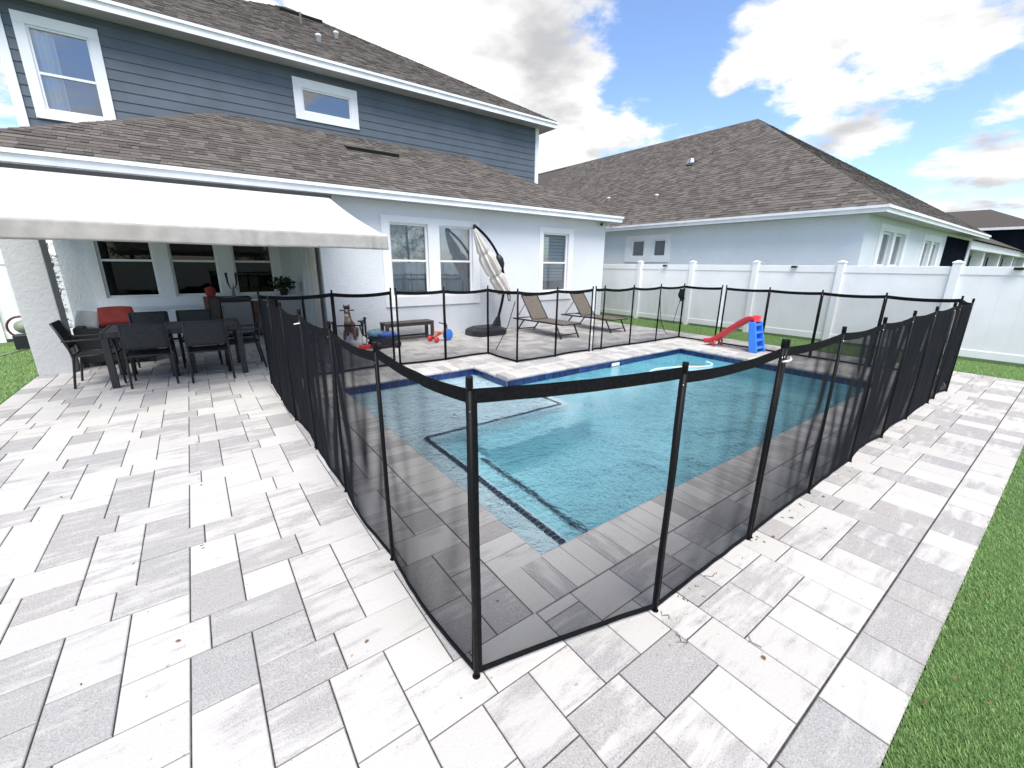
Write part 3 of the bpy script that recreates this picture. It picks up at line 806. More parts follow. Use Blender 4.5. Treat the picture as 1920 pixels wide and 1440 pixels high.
finish_roof(tl, lroof)
hip_caps((E1, EY, EZ), (E1-T, EY+T, EZ+SL*T), lroof, (-1, 0, 0), (0, 1, 0))
hip_caps((E0, EY, EZ), (E0+T, EY+T, EZ+SL*T), lroof, (1, 0, 0), (0, 1, 0), seed=6)
def eave(x0, x1, y0, ywall, zf0, zf1, parent, xwall1, depth_back):
    f = MB(); f.box(x0, x1, y0, y0+.022, zf0, zf1).build('fascia', 'gutter_white', parent)
    MB().box(x0-.005, x1+.012, y0-.035, y0-.001, zf1-.055, zf1+.012).build('drip_edge', 'gutter_white', parent)
    MB().box(x1-.022, x1, y0+.022, depth_back, zf0, zf1).build('fascia', 'gutter_white', parent)
    MB().box(x1+.001, x1+.03, y0-.03, depth_back, zf1-.055, zf1+.012).build('drip_edge', 'gutter_white', parent)
    MB().box(x0, x0+.022, y0+.022, depth_back, zf0, zf1).build('fascia', 'gutter_white', parent)
    sf = MB(); sf.box(x0+.022, x1-.022, y0+.022, ywall, zf0+.012, zf0+.024); sf.box(xwall1, x1-.022, ywall, depth_back, zf0+.012, zf0+.024)
    sf.build('soffit', 'soffit', parent)
eave(E0, E1, EY, 9.2, 2.885, 3.045, house, 10.30, 20)
# black solar vent on the lower roof, roof pipes
def on_low(x, y): return (x, y, EZ+SL*(y-EY)+.02)
v0 = MB(); cs = Vector((0, 1, SL)).normalized(); nn = Vector((0, -SL, 1)).normalized()
a, b_ = Vector(on_low(3.37, 11.02)), Vector(on_low(4.62, 11.02))
v0.hexa([a, b_, b_+cs*.30, a+cs*.30, a+nn*.085, b_+nn*.085, b_+cs*.30+nn*.02, a+cs*.30+nn*.02]); v0.build('roof_vent', 'vent_black', lroof, bevel=.008)
E0u, E1u, EYu, EZu, SLu, Tu = -2.50, 10.47, 11.75, 6.165, .57, 6.45
ur = MB()
ur.poly([(E0u, EYu, EZu), (E1u, EYu, EZu), (E1u-Tu, EYu+Tu, EZu+SLu*Tu), (E0u+Tu, EYu+Tu, EZu+SLu*Tu)])
ur.poly([(E1u, EYu, EZu), (E1u, EYu+2*Tu, EZu), (E1u-Tu, EYu+Tu, EZu+SLu*Tu)])
ur.poly([(E0u, EYu, EZu), (E0u+Tu, EYu+Tu, EZu+SLu*Tu), (E0u, EYu+2*Tu, EZu)])
ur.poly([(E0u, EYu+2*Tu, EZu), (E0u+Tu, EYu+Tu, EZu+SLu*Tu), (E1u-Tu, EYu+Tu, EZu+SLu*Tu), (E1u, EYu+2*Tu, EZu)])
uroof = ur.build('roof', 'shingle_g', house)
cu = 1/math.sqrt(1+SLu*SLu); tl = []
roof_plane((E0u, EYu-.02, EZu+.012), (1, 0, 0), (0, 1, SLu), lambda s_: s_*cu, lambda s_: (E1u-E0u)-s_*cu, Tu/cu, 's', tl, seed=13)
finish_roof(tl, uroof)
hip_caps((E1u, EYu, EZu), (E1u-Tu, EYu+Tu, EZu+SLu*Tu), uroof, (-1, 0, 0), (0, 1, 0), seed=8)
eave(E0u, E1u, EYu, 12.2, 5.985, 6.165, house, 10.04, 24)
def on_up(x, y): return Vector((x, y, EZu+SLu*(y-EYu)+.02))
v1 = MB(); a, b_ = on_up(3.5, 17.0), on_up(4.75, 17.0); cs = Vector((0, 1, SLu)).normalized(); nn = Vector((0, -SLu, 1)).normalized()
v1.hexa([a, b_, b_+cs*.3, a+cs*.3, a+nn*.10, b_+nn*.10, b_+cs*.3+nn*.03, a+cs*.3+nn*.03]); v1.build('roof_vent', 'vent_black', uroof, bevel=.01)
for (px_, py_) in ((3.65, 13.55), (4.52, 14.9)):
    c = on_up(px_, py_); MB().lathe([(.06, -.05), (.06, .12), (.075, .125), (.075, .17), (.04, .19)], c, 12).build('vent_pipe', 'plastic_white', uroof, smooth=True)
c = on_up(3.75, 15.6); MB().lathe([(.03, -.05), (.03, .3), (.01, .31)], c, 8).build('vent_pipe', 'lamp_grey', uroof)

# ------------------------------------------------------------------ awning
aw = empty('awning', (.25, 8.75, 2.8), 0, 'cream retractable awning with a scalloped valance, coloured as if shaded, over the lanai', 'awning')
AX0, AX1, AYb, AZb, AYf, AZf = -1.76, 2.27, 8.68, 2.79, 6.02, 2.025
def apart(m_, name, mat, **kw):
    o = m_.build(name, mat, None, **kw); o.parent = aw; o.matrix_parent_inverse = Matrix.Translation((-.25, -8.75, -2.8)); return o
def cl(u, v):
    zz_ = AZb+(AZf-AZb)*v-.035*math.sin(math.pi*v)*(1+.05*math.sin(u*9))
    return (AX0+.02+(AX1-AX0-.04)*u, AYb+(AYf-AYb)*v, zz_)
apart(MB().grid(cl, 24, 14), 'canopy', 'awning_cloth', smooth=True, solid=.003)
def vl(u, v):
    x_ = AX0+(AX1-AX0)*u; rip = .010*math.sin(x_*23+math.sin(x_*5)*2)*v + .018*v*math.exp(-((x_-2.12)/.13)**2)*math.sin(x_*55)+.014*v*math.exp(-((x_-.72)/.16)**2)*math.sin(x_*48)
    return (x_, AYf-.045+rip-.01*v, AZf-.005-(.188+.004*math.sin(x_*3))*v)
apart(MB().grid(vl, 220, 7), 'valance', 'valance_shaded_cloth', smooth=True, solid=.003)
apart(MB().box(AX0, AX1, AYf-.04, AYf+.04, AZf-.045, AZf+.012), 'front_bar', 'white_paint', bevel=.01)
apart(MB().box(AX0-.02, AX1+.02, AYb-.02, AYb+.12, AZb-.02, AZb+.075), 'cassette', 'dark_aluminium', bevel=.02)
for sx in (AX0+.25, AX1-.25):
    mid = (sx+(.45 if sx < 0 else -.45), 7.4, 2.33); arm = MB(); arm.tube([(sx, AYb, AZb-.06), mid], .028, 8); arm.tube([mid, (sx, AYf+.06, AZf-.05)], .022, 8)
    apart(arm, 'folding_arm', 'white_paint', smooth=True)

# ================================================================== NEIGHBOUR HOUSES
nb = empty('house', (13.1, 9, 0), 0, 'single-storey pale blue neighbour house with a tall hip roof behind the white fence', 'house')
def NBp(o): o.parent = nb; o.matrix_parent_inverse = Matrix.Translation((-13.1, -9, 0)); return o
def _mk(root, off):
    def f(s, name, mats, parent=None, **kw):
        o = _old_build(s, name, mats, None if parent in (root, house) else parent, **kw)
        if parent is house: H(o)
        elif parent is root: o.parent = root; o.matrix_parent_inverse = Matrix.Translation((-off[0], -off[1], -off[2]))
        return o
    return f
MB.build = _mk(nb, (13.1, 9, 0))
PXn, PYn = FX(13.1), FY(3.57)
no = [(8.98, 9.50, 1.96, 2.54), (9.84, 10.42, 1.96, 2.54)]
wall_open(PXn, 3.57, 20, -.05, 2.92, no, 'stucco_neighbour', nb)
band(PXn, 8.80, 10.66, 1.79, 2.70, no, nb)
for o_ in no: window(PXn, *o_, nb, 0, .03, None, .05)
fo = [(14.45, 15.40, .9, 2.58), (15.62, 16.60, .9, 2.58), (18.95, 19.85, .9, 2.52), (20.1, 21.05, .9, 2.52)]
wall_open(PYn, 13.1, 27.1, -.05, 2.92, fo+[(22.0, 26.6, .0, 2.80)], 'stucco_neighbour', nb)
band(PYn, 14.17, 16.88, .7, 2.74, fo[:2], nb); band(PYn, 18.7, 21.3, .7, 2.70, fo[2:], nb)
for o_ in fo: window(PYn, *o_, nb, .5, .05, 'sidecurtain', .06)
MB().poly([(22, 3.60, 0), (26.6, 3.60, 0), (26.6, 3.60, 2.8), (22, 3.60, 2.8)]).build('lanai_screen', 'screen_navy', nb)
MB().poly([(27.1, 3.57, -.05), (27.1, 20, -.05), (27.1, 20, 2.92), (27.1, 3.57, 2.92)]).build('wall', 'stucco_neighbour', nb)
NE = (12.70, 3.15, 3.02); NT, NS, NXR = 6.3, .675, 27.5
ap = (NE[0]+NT, NE[1]+NT, NE[2]+NS*NT)
nr = MB()
nr.poly([(NE[0], 26, NE[2]), NE, ap, (ap[0], 26, ap[2])]); nr.poly([NE, (NXR, NE[1], NE[2]), ap]); nr.poly([(NXR, NE[1], NE[2]), (NXR, 26, NE[2]), (ap[0], 26, ap[2]), ap])
nroof = nr.build('roof', 'shingle_g', nb)
cn = 1/math.sqrt(1+NS*NS); tl = []
roof_plane((NE[0]-.02, NE[1], NE[2]+.012), (0, 1, 0), (1, 0, NS), lambda s_: s_*cn, lambda s_: 17., NT/cn, 's', tl, expo=.145, seed=21)
slope_r = (NXR-ap[0])/NT
roof_plane((NE[0], NE[1]-.02, NE[2]+.012), (1, 0, 0), (0, 1, NS), lambda s_: s_*cn, lambda s_: (NXR-NE[0])-s_*cn*slope_r, NT/cn, 's', tl, expo=.145, seed=22)
finish_roof(tl, nroof)
hip_caps(NE, ap, nroof, (0, 1, 0), (1, 0, 0), .17, 31); hip_caps(ap, (ap[0], 24, ap[2]), nroof, (-1, 0, -NS), (1, 0, -NS), .15, 32)
f = MB(); f.box(NE[0], NE[0]+.022, NE[1], 24, 2.875, 3.02).build('fascia', 'gutter_white', nb)
MB().box(NE[0]-.04, NE[0]-.001, NE[1]-.04, 24, 2.965, 3.03).build('drip_edge', 'gutter_white', nb)
MB().box(NE[0]+.022, NXR, NE[1], NE[1]+.022, 2.875, 3.02).build('fascia', 'gutter_white', nb)
MB().box(NE[0]-.001, NXR, NE[1]-.04, NE[1]-.001, 2.965, 3.03).build('drip_edge', 'gutter_white', nb)
sf = MB(); sf.box(NE[0]+.022, 13.1, NE[1]+.022, 24, 2.885, 2.90); sf.box(13.1, NXR, NE[1]+.022, 3.57, 2.885, 2.90); sf.build('soffit', 'soffit', nb)
def on_n(x, y): return Vector((x, y, NE[2]+NS*(x-NE[0])+.02))
c = on_n(16.3, 10.4); m_ = MB(); m_.box(c.x-.16, c.x+.12, c.y-.13, c.y+.13, c.z-.05, c.z+.12); m_.ball((c.x-.02, c.y, c.z+.12), .14, 12, 0, (1, .95, .7)); m_.build('roof_vent', 'chrome', nroof, smooth=True)
for (px_, py_) in ((14.1, 10.25), (14.4, 12.8)):
    c = on_n(px_, py_); MB().lathe([(.055, -.06), (.055, .12), (.07, .125), (.07, .17), (.03, .19)], c, 10).build('vent_pipe', 'plastic_white', nroof, smooth=True)
c = on_n(16.7, 9.75); MB().lathe([(.03, -.05), (.03, .28), (.01, .29)], c, 8).build('vent_pipe', 'lamp_grey', nroof)
# third house further along
h3 = empty('house', (46, 8, 0), 0, 'far grey-roofed house with white posts beyond the neighbour house', 'house')
MB.build = _mk(h3, (46, 8, 0))
P3 = FY(5.2)
MB().box(30, 70, 5.22, 20, 0, 2.95).build('wall', 'stucco_neighbour', h3)
band(P3, 33, 37.5, .6, 2.7, [(33.5, 35, .8, 2.5), (35.5, 37, .8, 2.5)], h3)
for (a, b_) in ((33.5, 35), (35.5, 37)): window(P3, a, b_, .8, 2.5, h3, .5, -.02, None, .12)
for (a, b_) in ((40, 45.5), (47, 53), (55, 62)):
    MB().box(a, b_, 5.1, 5.2, .1, 2.5).build('window', 'room_grey', h3)
    MB().poly([(a, 5.09, .1), (b_, 5.09, .1), (b_, 5.09, 2.5), (a, 5.09, 2.5)]).build('pane', 'window_glass', h3)
for a in (39.3, 46.2, 53.9, 62.8): MB().box(a-.3, a+.3, 4.5, 5.0, 0, 2.7).build('porch_post', 'white_paint', h3)
MB().box(29.5, 72, 4.2, 4.5, 2.65, 3.05).build('porch_beam', 'white_paint', h3)
r3 = MB(); r3.poly([(29, 4.0, 3.05), (75, 4.0, 3.05), (75, 8.2, 5.2), (33, 8.2, 5.2)]); r3.poly([(29, 4.0, 3.05), (33, 8.2, 5.2), (33, 20, 5.2), (29, 20, 3.05)])
r3.build('roof', 'shingle_g', h3)
r4 = MB(); ez = 4.98; A4 = (58, 7.1, 6.78)
r4.poly([(53.6, 3.4, ez), A4, (58, 24, 6.78), (53.6, 24, ez)]); r4.poly([(53.6, 3.4, ez), (62.5, 3.4, ez), A4]); r4.poly([(62.5, 3.4, ez), (62.5, 24, ez), (58, 24, 6.78), A4])
r4.build('roof', 'shingle_g', h3)
MB().box(53.5, 53.7, 3.3, 24, ez-.22, ez-.02).build('fascia', 'gutter_white', h3)
MB().box(53.9, 62, 3.7, 24, 3.0, ez-.05).build('wall', 'screen_navy', h3)
MB.build = _old_build

# ================================================================== WHITE VINYL FENCES
def vinyl_fence(name, label, pts, top=1.70, boards=True, board_w=.27):
    root = empty(name, (*pts[0], 0), 0, label, 'fence')
    off = Matrix.Translation((-pts[0][0], -pts[0][1], 0))
    def b_(m, nm, mat='vinyl', par=None, **kw):
        o = m.build(nm, mat, par, **kw)
        if par is None: o.parent = root; o.matrix_parent_inverse = off
        return o
    for i, p in enumerate(pts):
        po = b_(MB().box(p[0]-.064, p[0]+.064, p[1]-.064, p[1]+.064, -.05, top+.06), 'post', bevel=.004)
        c = MB().hexa([(p[0]-.075, p[1]-.075, top+.06), (p[0]+.075, p[1]-.075, top+.06), (p[0]+.075, p[1]+.075, top+.06), (p[0]-.075, p[1]+.075, top+.06)]+[(p[0]+s_*.075, p[1]+t*.075, top+.08) for s_, t in ((-1, -1), (1, -1), (1, 1), (-1, 1))])
        c.hexa([(p[0]-.07, p[1]-.07, top+.08), (p[0]+.07, p[1]-.07, top+.08), (p[0]+.07, p[1]+.07, top+.08), (p[0]-.07, p[1]+.07, top+.08)]+[(p[0]+s_*.012, p[1]+t*.012, top+.112) for s_, t in ((-1, -1), (1, -1), (1, 1), (-1, 1))])
        b_(c, 'post_cap', 'vinyl', po)
    for p, q in zip(pts[:-1], pts[1:]):
        a = Vector((*p, 0)); c = Vector((*q, 0)); d = (c-a).normalized(); a = a+d*.064; c = c-d*.064; L = (c-a).length
        for (z0, z1) in ((top-.15, top), (.05, .19)):
            m_ = MB().bar(a+Vector((0, 0, (z0+z1)/2)), c+Vector((0, 0, (z0+z1)/2)), .05, z1-z0); b_(m_, 'rail', bevel=.006)
        n = max(1, round(L/board_w)); stp = L/n; nrm = Vector((-d.y, d.x, 0))
        for k in range(n):
            s0 = a+d*(k*stp+.0004); s1 = a+d*((k+1)*stp-.0004); h = .011; e = d*.003
            P_ = []
            for zz_ in (.185, top-.145): P_.append([s0-nrm*(h-.0015)+Vector((0, 0, zz_)), s0+e-nrm*h+Vector((0, 0, zz_)), s1-e-nrm*h+Vector((0, 0, zz_)), s1-nrm*(h-.0015)+Vector((0, 0, zz_)), s1+nrm*h+Vector((0, 0, zz_)), s0+nrm*h+Vector((0, 0, zz_))])
            m_ = MB(); m_.v = [tuple(v) for v in P_[0]+P_[1]]
            for j in range(6):
                j2 = (j+1) % 6; m_.f.append((j, j2, 6+j2, 6+j)); m_.mi.append(0); m_.at.append(0.)
            b_(m_, 'board')
    return root
fy = [(11.6, y_) for y_ in (14.0, 12.2, 10.55, 8.79, 6.99, 5.25, 3.44, 1.63, -.2, -2.0, -3.8, -5.6, -7.4, -9.2)]
vinyl_fence('vinyl_fence', 'tall white vinyl privacy fence between the pool deck and the neighbour house', fy)
vinyl_fence('vinyl_fence', 'white vinyl fence standing behind the white column at the far left', [(-9, 13.3), (-7.2, 13.3), (-5.4, 13.3), (-3.36, 13.3), (-2.1, 13.3)])
vinyl_fence('vinyl_fence', 'white vinyl fence closing the garden behind the viewer', [(11.5-1.83*k, -9.3) for k in range(13)], board_w=.6)
for (y_, t) in ((7.85, 'small grey solar lamp on the white fence rail nearest the house corner'), (4.35, 'small grey solar lamp on the white fence rail above the red slide'), (.86, 'small grey solar lamp on the white fence rail at the right edge')):
    r_ = empty('solar_lamp', (11.53, y_, 1.62), 0, t, 'lamp', 'solar lamps on the white fence rail')
    MB().box(-.035, .03, -.06, .06, .02, .075).build('lamp_body', 'lamp_grey', r_, bevel=.006); MB().box(-.05, -.036, -.055, .055, .035, .06).build('lens', 'black_cap', r_, bevel=.003)

# ================================================================== POOL MESH FENCE
PH = 1.272
def mesh_fence(label, posts, seed, sag=.05, sags=None, hi=()):
    root = empty('mesh_fence', (*posts[0], 0), 0, label, 'fence', 'removable mesh sections of the pool fence')
    off = Matrix.Translation((-posts[0][0], -posts[0][1], 0)); rr = random.Random(seed)
    def b_(m, nm, mat, par=None, **kw):
        o = m.build(nm, mat, par, **kw)
        if par is None: o.parent = root; o.matrix_parent_inverse = off
        return o
    tops = []
    for p in posts:
        lx, ly = rr.uniform(-.006, .006), rr.uniform(-.006, .006); h = PH+rr.uniform(-.006, .008)+(.022 if p == (.70, 1.17) else 0)
        po = b_(MB().tube([(p[0], p[1], -.05), (p[0]+lx, p[1]+ly, h-.03)], .0112, 12), 'post', 'black_metal', smooth=True)
        b_(MB().lathe([(.0132, -.045), (.0132, -.004), (.012, 0.), (.004, .001)], (p[0]+lx, p[1]+ly, h), 14), 'post_cap', 'black_cap', po, smooth=True)
        sc = MB()
        for zz_ in (1.17,): sc.ball((p[0]-.0115, p[1]-.007, zz_), .0035, 6)
        b_(sc, 'screw', 'chrome', po)
        b_(MB().lathe([(.017, -.004), (.017, .002), (.014, .003)], (p[0], p[1], 0), 12), 'deck_sleeve', 'black_cap', po)
        tops.append((p[0]+lx, p[1]+ly))
    for i in range(len(posts)-1):
        a = Vector((*posts[i], 0)); c = Vector((*posts[i+1], 0)); ta = Vector((*tops[i], 0)); tc_ = Vector((*tops[i+1], 0)); L = (c-a).length
        d = (c-a).normalized(); nrm = Vector((-d.y, d.x, 0)); sg = (sags[i] if sags else sag*rr.uniform(.6, 1.3))*min(1, L/.9); sd = rr.random()*50; bil = rr.uniform(-.016, .016)
        zt, zb = 1.225+(.022 if i in hi else 0), .012
        lift = rr.uniform(.0, .008)
        def fn(u, v, a=a, c=c, ta=ta, tc_=tc_, sg=sg, sd=sd, bil=bil, nrm=nrm, lift=lift):
            top = zt-sg*4*u*(1-u); bot = zb+lift*4*u*(1-u)
            z_ = bot+(top-bot)*v; q = (a.lerp(c, u))*(1-v)+(ta.lerp(tc_, u))*v
            env = math.sin(math.pi*u)
            edge = 4*u*(1-u)
            disp = bil*env*math.sin(math.pi*min(1, v*1.02))*(.6+.4*math.sin(sd)) + env*.007*mnoise.noise(Vector((u*7+sd, v*2.2, sd)))
            # drag folds running down from the posts
            disp += .008*math.sin((u*2.6+v*1.1)*7+sd)*math.exp(-((u-.12)/.16)**2)*(1-v)*v*4*.6 + .008*math.sin((u*2.8-v*1.3)*7+sd)*math.exp(-((u-.88)/.15)**2)*(1-v)*1.6*v
            disp += .03*math.exp(-(v/.22)**2)*env*math.sin(sd*3)
            return q+nrm*disp+Vector((0, 0, z_))
        b_(MB().grid(fn, 26, 18), 'mesh_panel', 'pool_mesh', smooth=True)
        # webbing bands along the top and bottom hems
        for (v0, v1) in ((.958, 1.0), (0., .024)):
            m_ = MB()
            for sgn in (-1, 1): m_.grid(lambda u, v, fn=fn, v0=v0, v1=v1, sgn=sgn: fn(u, v0+(v1-v0)*v)+nrm*.0028*sgn+Vector((0, 0, (.0015*sgn))), 26, 2)
            b_(m_, 'webbing', 'webbing')
        # side hem round each post
        for uu in (.012, .988):
            m_ = MB().grid(lambda u, v, uu=uu, fn=fn: fn(uu+(u-.5)*.022/L*1.3, v*.96)+nrm*.002, 1, 14); b_(m_, 'side_hem', 'webbing')
    return root
def along(p, q, ts): return [(p[0]+(q[0]-p[0])*t, p[1]+(q[1]-p[1])*t) for t in ts]
F1 = [(2.572, .95), (1.605, .945), (.70, 1.17), (.69, 2.07), (.69, 3.0), (.69, 3.93)]
F2 = [(.69, 3.972), (.68, 4.84), (.675, 5.70), (.69, 6.63), (1.63, 6.66), (2.525, 6.68)]
F3 = [(2.60, 6.66), (3.42, 6.58), (4.35, 6.62), (4.36, 5.73), (5.25, 5.72), (6.16, 5.72)]
F4 = [(6.25, 5.72), (6.50, 5.72), (7.39, 5.71), (8.29, 5.69), (9.18, 5.68), (9.19, 4.79)]
F5 = [(9.19, 4.70), (9.2, 3.83), (9.2, 2.93), (9.2, 2.03), (9.2, 1.14), (8.27, .92), (7.62, .945), (7.339, .95)]
F6 = [(7.312, .95), (6.29, .95), (5.37, .95), (4.45, .95), (3.53, .95), (2.601, .95)]
mesh_fence('black mesh pool fence section at the near corner, closest to the viewer', F1, 3, sags=[.022, .010, .028, .032, .03], hi=(1, 2))
mesh_fence('black mesh pool fence section along the dining table and lanai side', F2, 4, .032)
f3 = mesh_fence('black mesh pool fence section stepping round the notch before the closed umbrella', F3, 5, .028)
f4 = mesh_fence('black mesh pool fence section with a torn hem in front of the white fence', F4, 6, .026)
mesh_fence('black mesh pool fence section behind the red and blue slide', F5, 7, .022)
mesh_fence('black mesh pool fence section along the right lawn side', F6, 8, .024)
# white latch hooks at the joints of sections
for (p, t) in (((2.585, .935, 1.155), 'white latch strap joining two mesh sections near the right front post'), ((.672, 3.95, 1.155), 'white latch strap joining two mesh sections on the lanai side')):
    o = MB().tube([(p[0]-.035, p[1], p[2]-.006), (p[0]-.01, p[1]-.022, p[2]), (p[0]+.02, p[1]-.022, p[2]+.004), (p[0]+.045, p[1]-.005, p[2]+.012)], .0055, 8).build('latch_strap', 'plastic_white', None, smooth=True)
    tag(o, t, 'latch', 'latch straps of the pool fence')
# torn hem and loose straps on the back sections
tf = MB().grid(lambda u, v: (8.98+.17*u+.02*math.sin(v*9), 5.66+.03*math.sin(u*7+v*5), 1.15-.30*v*(1-.45*u)-.1*u*v), 6, 10).build('torn_flap', 'webbing', None); tf.parent = f4; tf.matrix_parent_inverse = Matrix.Translation((-F4[0][0], -F4[0][1], 0))
def strap(pts, par, p0):
    o = MB().tube(pts, .007, 6).build('loose_strap', 'webbing', None, smooth=True); o.parent = par; o.matrix_parent_inverse = Matrix.Translation((-p0[0], -p0[1], 0))
strap([(8.31, 5.70, 1.10), (8.35, 5.70, .75), (8.44, 5.70, .45), (8.60, 5.70, .22), (8.72, 5.69, .12)], f4, F4[0])
strap([(9.14, 5.69, .98), (9.02, 5.69, .72), (8.95, 5.69, .5), (8.9, 5.69, .38)], f4, F4[0])
strap([(4.36, 5.80, 1.05), (4.36, 6.0, .62), (4.36, 6.2, .35), (4.36, 6.38, .12)], f3, F3[0])

# ================================================================== FURNITURE ON THE PATIO
def dining_chair(label, loc, rz):
    t = empty('dining_chair', (*loc, 0), rz, label, 'chair', 'charcoal chairs round the dining table')
    W, Dp = .245, .46          # faces +Y; origin between the rear feet
    for sx in (-1, 1):
        x_ = sx*W
        MB().tube([(x_, -.03, 0), (x_*.98, .03, .40), (x_*.97, .0, .60), (x_*.95, -.09, .86)], [.014, .015, .014, .013], 8).build('back_leg', 'dark_aluminium', t, smooth=True)
        MB().tube([(x_, Dp+.02, 0), (x_, Dp-.005, .62)], .014, 8).build('front_leg', 'dark_aluminium', t, smooth=True)
        MB().hexa([(x_-.022, -.04, .625), (x_+.022, -.04, .625), (x_+.022, Dp+.03, .625), (x_-.022, Dp+.03, .625), (x_-.022, -.04, .645), (x_+.022, -.04, .645), (x_+.022, Dp+.03, .648), (x_-.022, Dp+.03, .648)]).build('armrest', 'dark_aluminium', t, bevel=.006)
    MB().grid(lambda u, v: (-.235+.47*u, .02+.46*v, .43-.025*math.sin(math.pi*u)*math.sin(math.pi*v)-.012*(1-v)), 8, 8).build('seat', 'sling_charcoal', t, smooth=True, solid=.008)
    MB().grid(lambda u, v: (-.232+.464*u, .0-.095*max(0, v)-.018*math.sin(math.pi*u)*math.sin(math.pi*v), .52+.345*v), 8, 8).build('backrest', 'sling_charcoal', t, smooth=True, solid=.008)
    for (p, q) in (((-.235, .02, .425), (.235, .02, .425)), ((-.24, Dp, .425), (.24, Dp, .425)), ((-.23, -.095, .862), (.23, -.095, .862)), ((-.24, .02, .425), (-.24, Dp, .425)), ((.24, .02, .425), (.24, Dp, .425))):
        MB().tube([p, q], .011, 8).build('frame_bar', 'dark_aluminium', t, smooth=True)
    return t
TBX, TBY, TBZ = -.29, 7.98, .745
tb = empty('dining_table', (TBX, TBY, 0), 0, 'dark rectangular outdoor dining table under the awning', 'table')
for k in range(7): MB().box(-.745+.2143*k-.0*k+.002, -.745+.2143*(k+1)-.004, -.43, .43, TBZ-.022, TBZ).build('top_slat', 'wood_grey', tb, bevel=.003)
fr = MB()
for q in ((-.75, .75, -.47, -.432), (-.75, .75, .432, .47)): fr.box(*q, TBZ-.07, TBZ+.001)
for q in ((-.79, -.752, -.47, .47), (.752, .79, -.47, .47)): fr.box(*q, TBZ-.07, TBZ+.001)
fr.build('top_frame', 'dark_aluminium', tb, bevel=.004)
for sx in (-1, 1):
    for sy in (-1, 1): MB().box(sx*.745-.037, sx*.745+.037, sy*.43-.037, sy*.43+.037, 0, TBZ-.071).build('leg', 'dark_aluminium', tb, bevel=.004)
for sx in (-1, 1):
    MB().box(sx*.12-.03, sx*.12+.03, -.1, .1, .0, TBZ-.071).build('centre_leg', 'dark_aluminium', tb)
dining_chair('charcoal sling chair on the near side of the table, left of the two', (-.615, 7.38), 0)
dining_chair('charcoal sling chair on the near side of the table, right of the two', (.045, 7.27), 0)
dining_chair('charcoal sling chair at the left end of the table beside the column', (-1.44, 8.03), -math.pi/2)
dining_chair('charcoal sling chair at the right end of the table next to the mesh fence', (.74, 8.0), math.pi/2)
dining_chair('charcoal sling chair on the far side of the table, nearer the loveseat', (-.64, 8.82), math.pi)
dining_chair('charcoal sling chair on the far side of the table, nearer the beverage fridge', (-.05, 8.84), math.pi)
# loveseat and cushions
ls = empty('loveseat', (-1.2, 9.75, 0), 0, 'black wicker loveseat beside the white column', 'sofa')
MB().box(-.40, .50, -.48, .30, .06, .36).build('seat_base', 'wicker_black', ls, bevel=.02)
MB().box(-.40, -.28, -.48, .42, .36, .64).build('armrest', 'wicker_black', ls, bevel=.02); MB().box(.38, .50, -.48, .42, .36, .64).build('armrest', 'wicker_black', ls, bevel=.02)
MB().box(-.40, .50, .30, .42, .06, .66).build('backrest', 'wicker_black', ls, bevel=.02)
MB().box(-.27, .37, -.46, .29, .362, .46).build('seat_cushion', 'sling_charcoal', ls, bevel=.03)
MB().box(-.40, .50, -.50, -.482, .30, .62).build('front_apron', 'wicker_black', ls, bevel=.006)
for (x_, y_) in ((-.36, -.44), (.46, -.44), (-.36, .38), (.46, .38)): MB().box(x_-.03, x_+.03, y_-.03, y_+.03, 0, .06).build('foot', 'black_plastic', ls)
def pillow(name, label, c, sz, rot, mat):
    def fn(s_):
        def g_(u, v):
            a, b_ = (u-.5)*2, (v-.5)*2; t = (max(0, (1-a**4)*(1-b_**4)))**.5
            return (a*sz[0]/2*(1-.07*b_*b_), b_*sz[1]/2*(1-.07*a*a), s_*sz[2]/2*t)
        return g_
    m_ = MB().grid(fn(1), 14, 14).grid(fn(-1), 14, 14); o = m_.build(name, mat, None, smooth=True); o.location = c; o.rotation_euler = rot; return tag(o, label, 'cushion')
pillow('cushion', 'brick red square cushion leaning on the black loveseat', (-1.10, 9.62, .76), (.46, .36, .16), (math.radians(58), 0, math.radians(4)), 'cushion_red')
pillow('cushion', 'small white cushion beside the red one on the loveseat', (-1.46, 9.62, .72), (.30, .32, .14), (math.radians(62), math.radians(8), math.radians(-8)), 'cushion_white')
# cabinets, fridge and counter at the back of the lanai
cb_ = empty('storage_cabinet', (-.75, 11.9, 0), 0, 'low white storage cabinet under the lanai windows', 'cabinet')
MB().box(-.9, 1.02, -.25, .29, .05, .62).build('carcass', 'white_paint', cb_, bevel=.006); MB().box(-.92, 1.04, -.27, .295, .62, .65).build('top', 'white_paint', cb_, bevel=.006)
for k in range(4): MB().box(-.88+.475*k, -.88+.475*k+.462, -.268, -.252, .08, .60).build('door', 'plastic_white', cb_, bevel=.006)
MB().box(-.88, 1.0, -.2, .25, 0, .05).build('plinth', 'black_plastic', cb_)
fg = empty('beverage_fridge', (.72, 11.55, 0), 0, 'stainless beverage fridge with a double beer tap on top', 'fridge')
MB().box(-.29, .29, -.22, .32, .04, .82).build('body', 'black_plastic', fg, bevel=.008); MB().box(-.285, .285, -.255, -.222, .10, .79).build('door', 'steel', fg, bevel=.008)
MB().box(-.31, .31, -.26, .33, .822, .89).build('top', 'black_plastic', fg, bevel=.01); MB().tube([(.22, -.28, .70), (.25, -.28, .70)], .008, 6).build('badge', 'chrome', fg)
MB().tube([(-.29+.03, -.275, .45), (-.29+.03, -.275, .72)], .01, 8).build('handle', 'chrome', fg)
for (x_, y_) in ((-.25, -.18), (.25, -.18), (-.25, .28), (.25, .28)): MB().tube([(x_, y_, 0), (x_, y_, .04)], .02, 8).build('foot', 'black_plastic', fg)
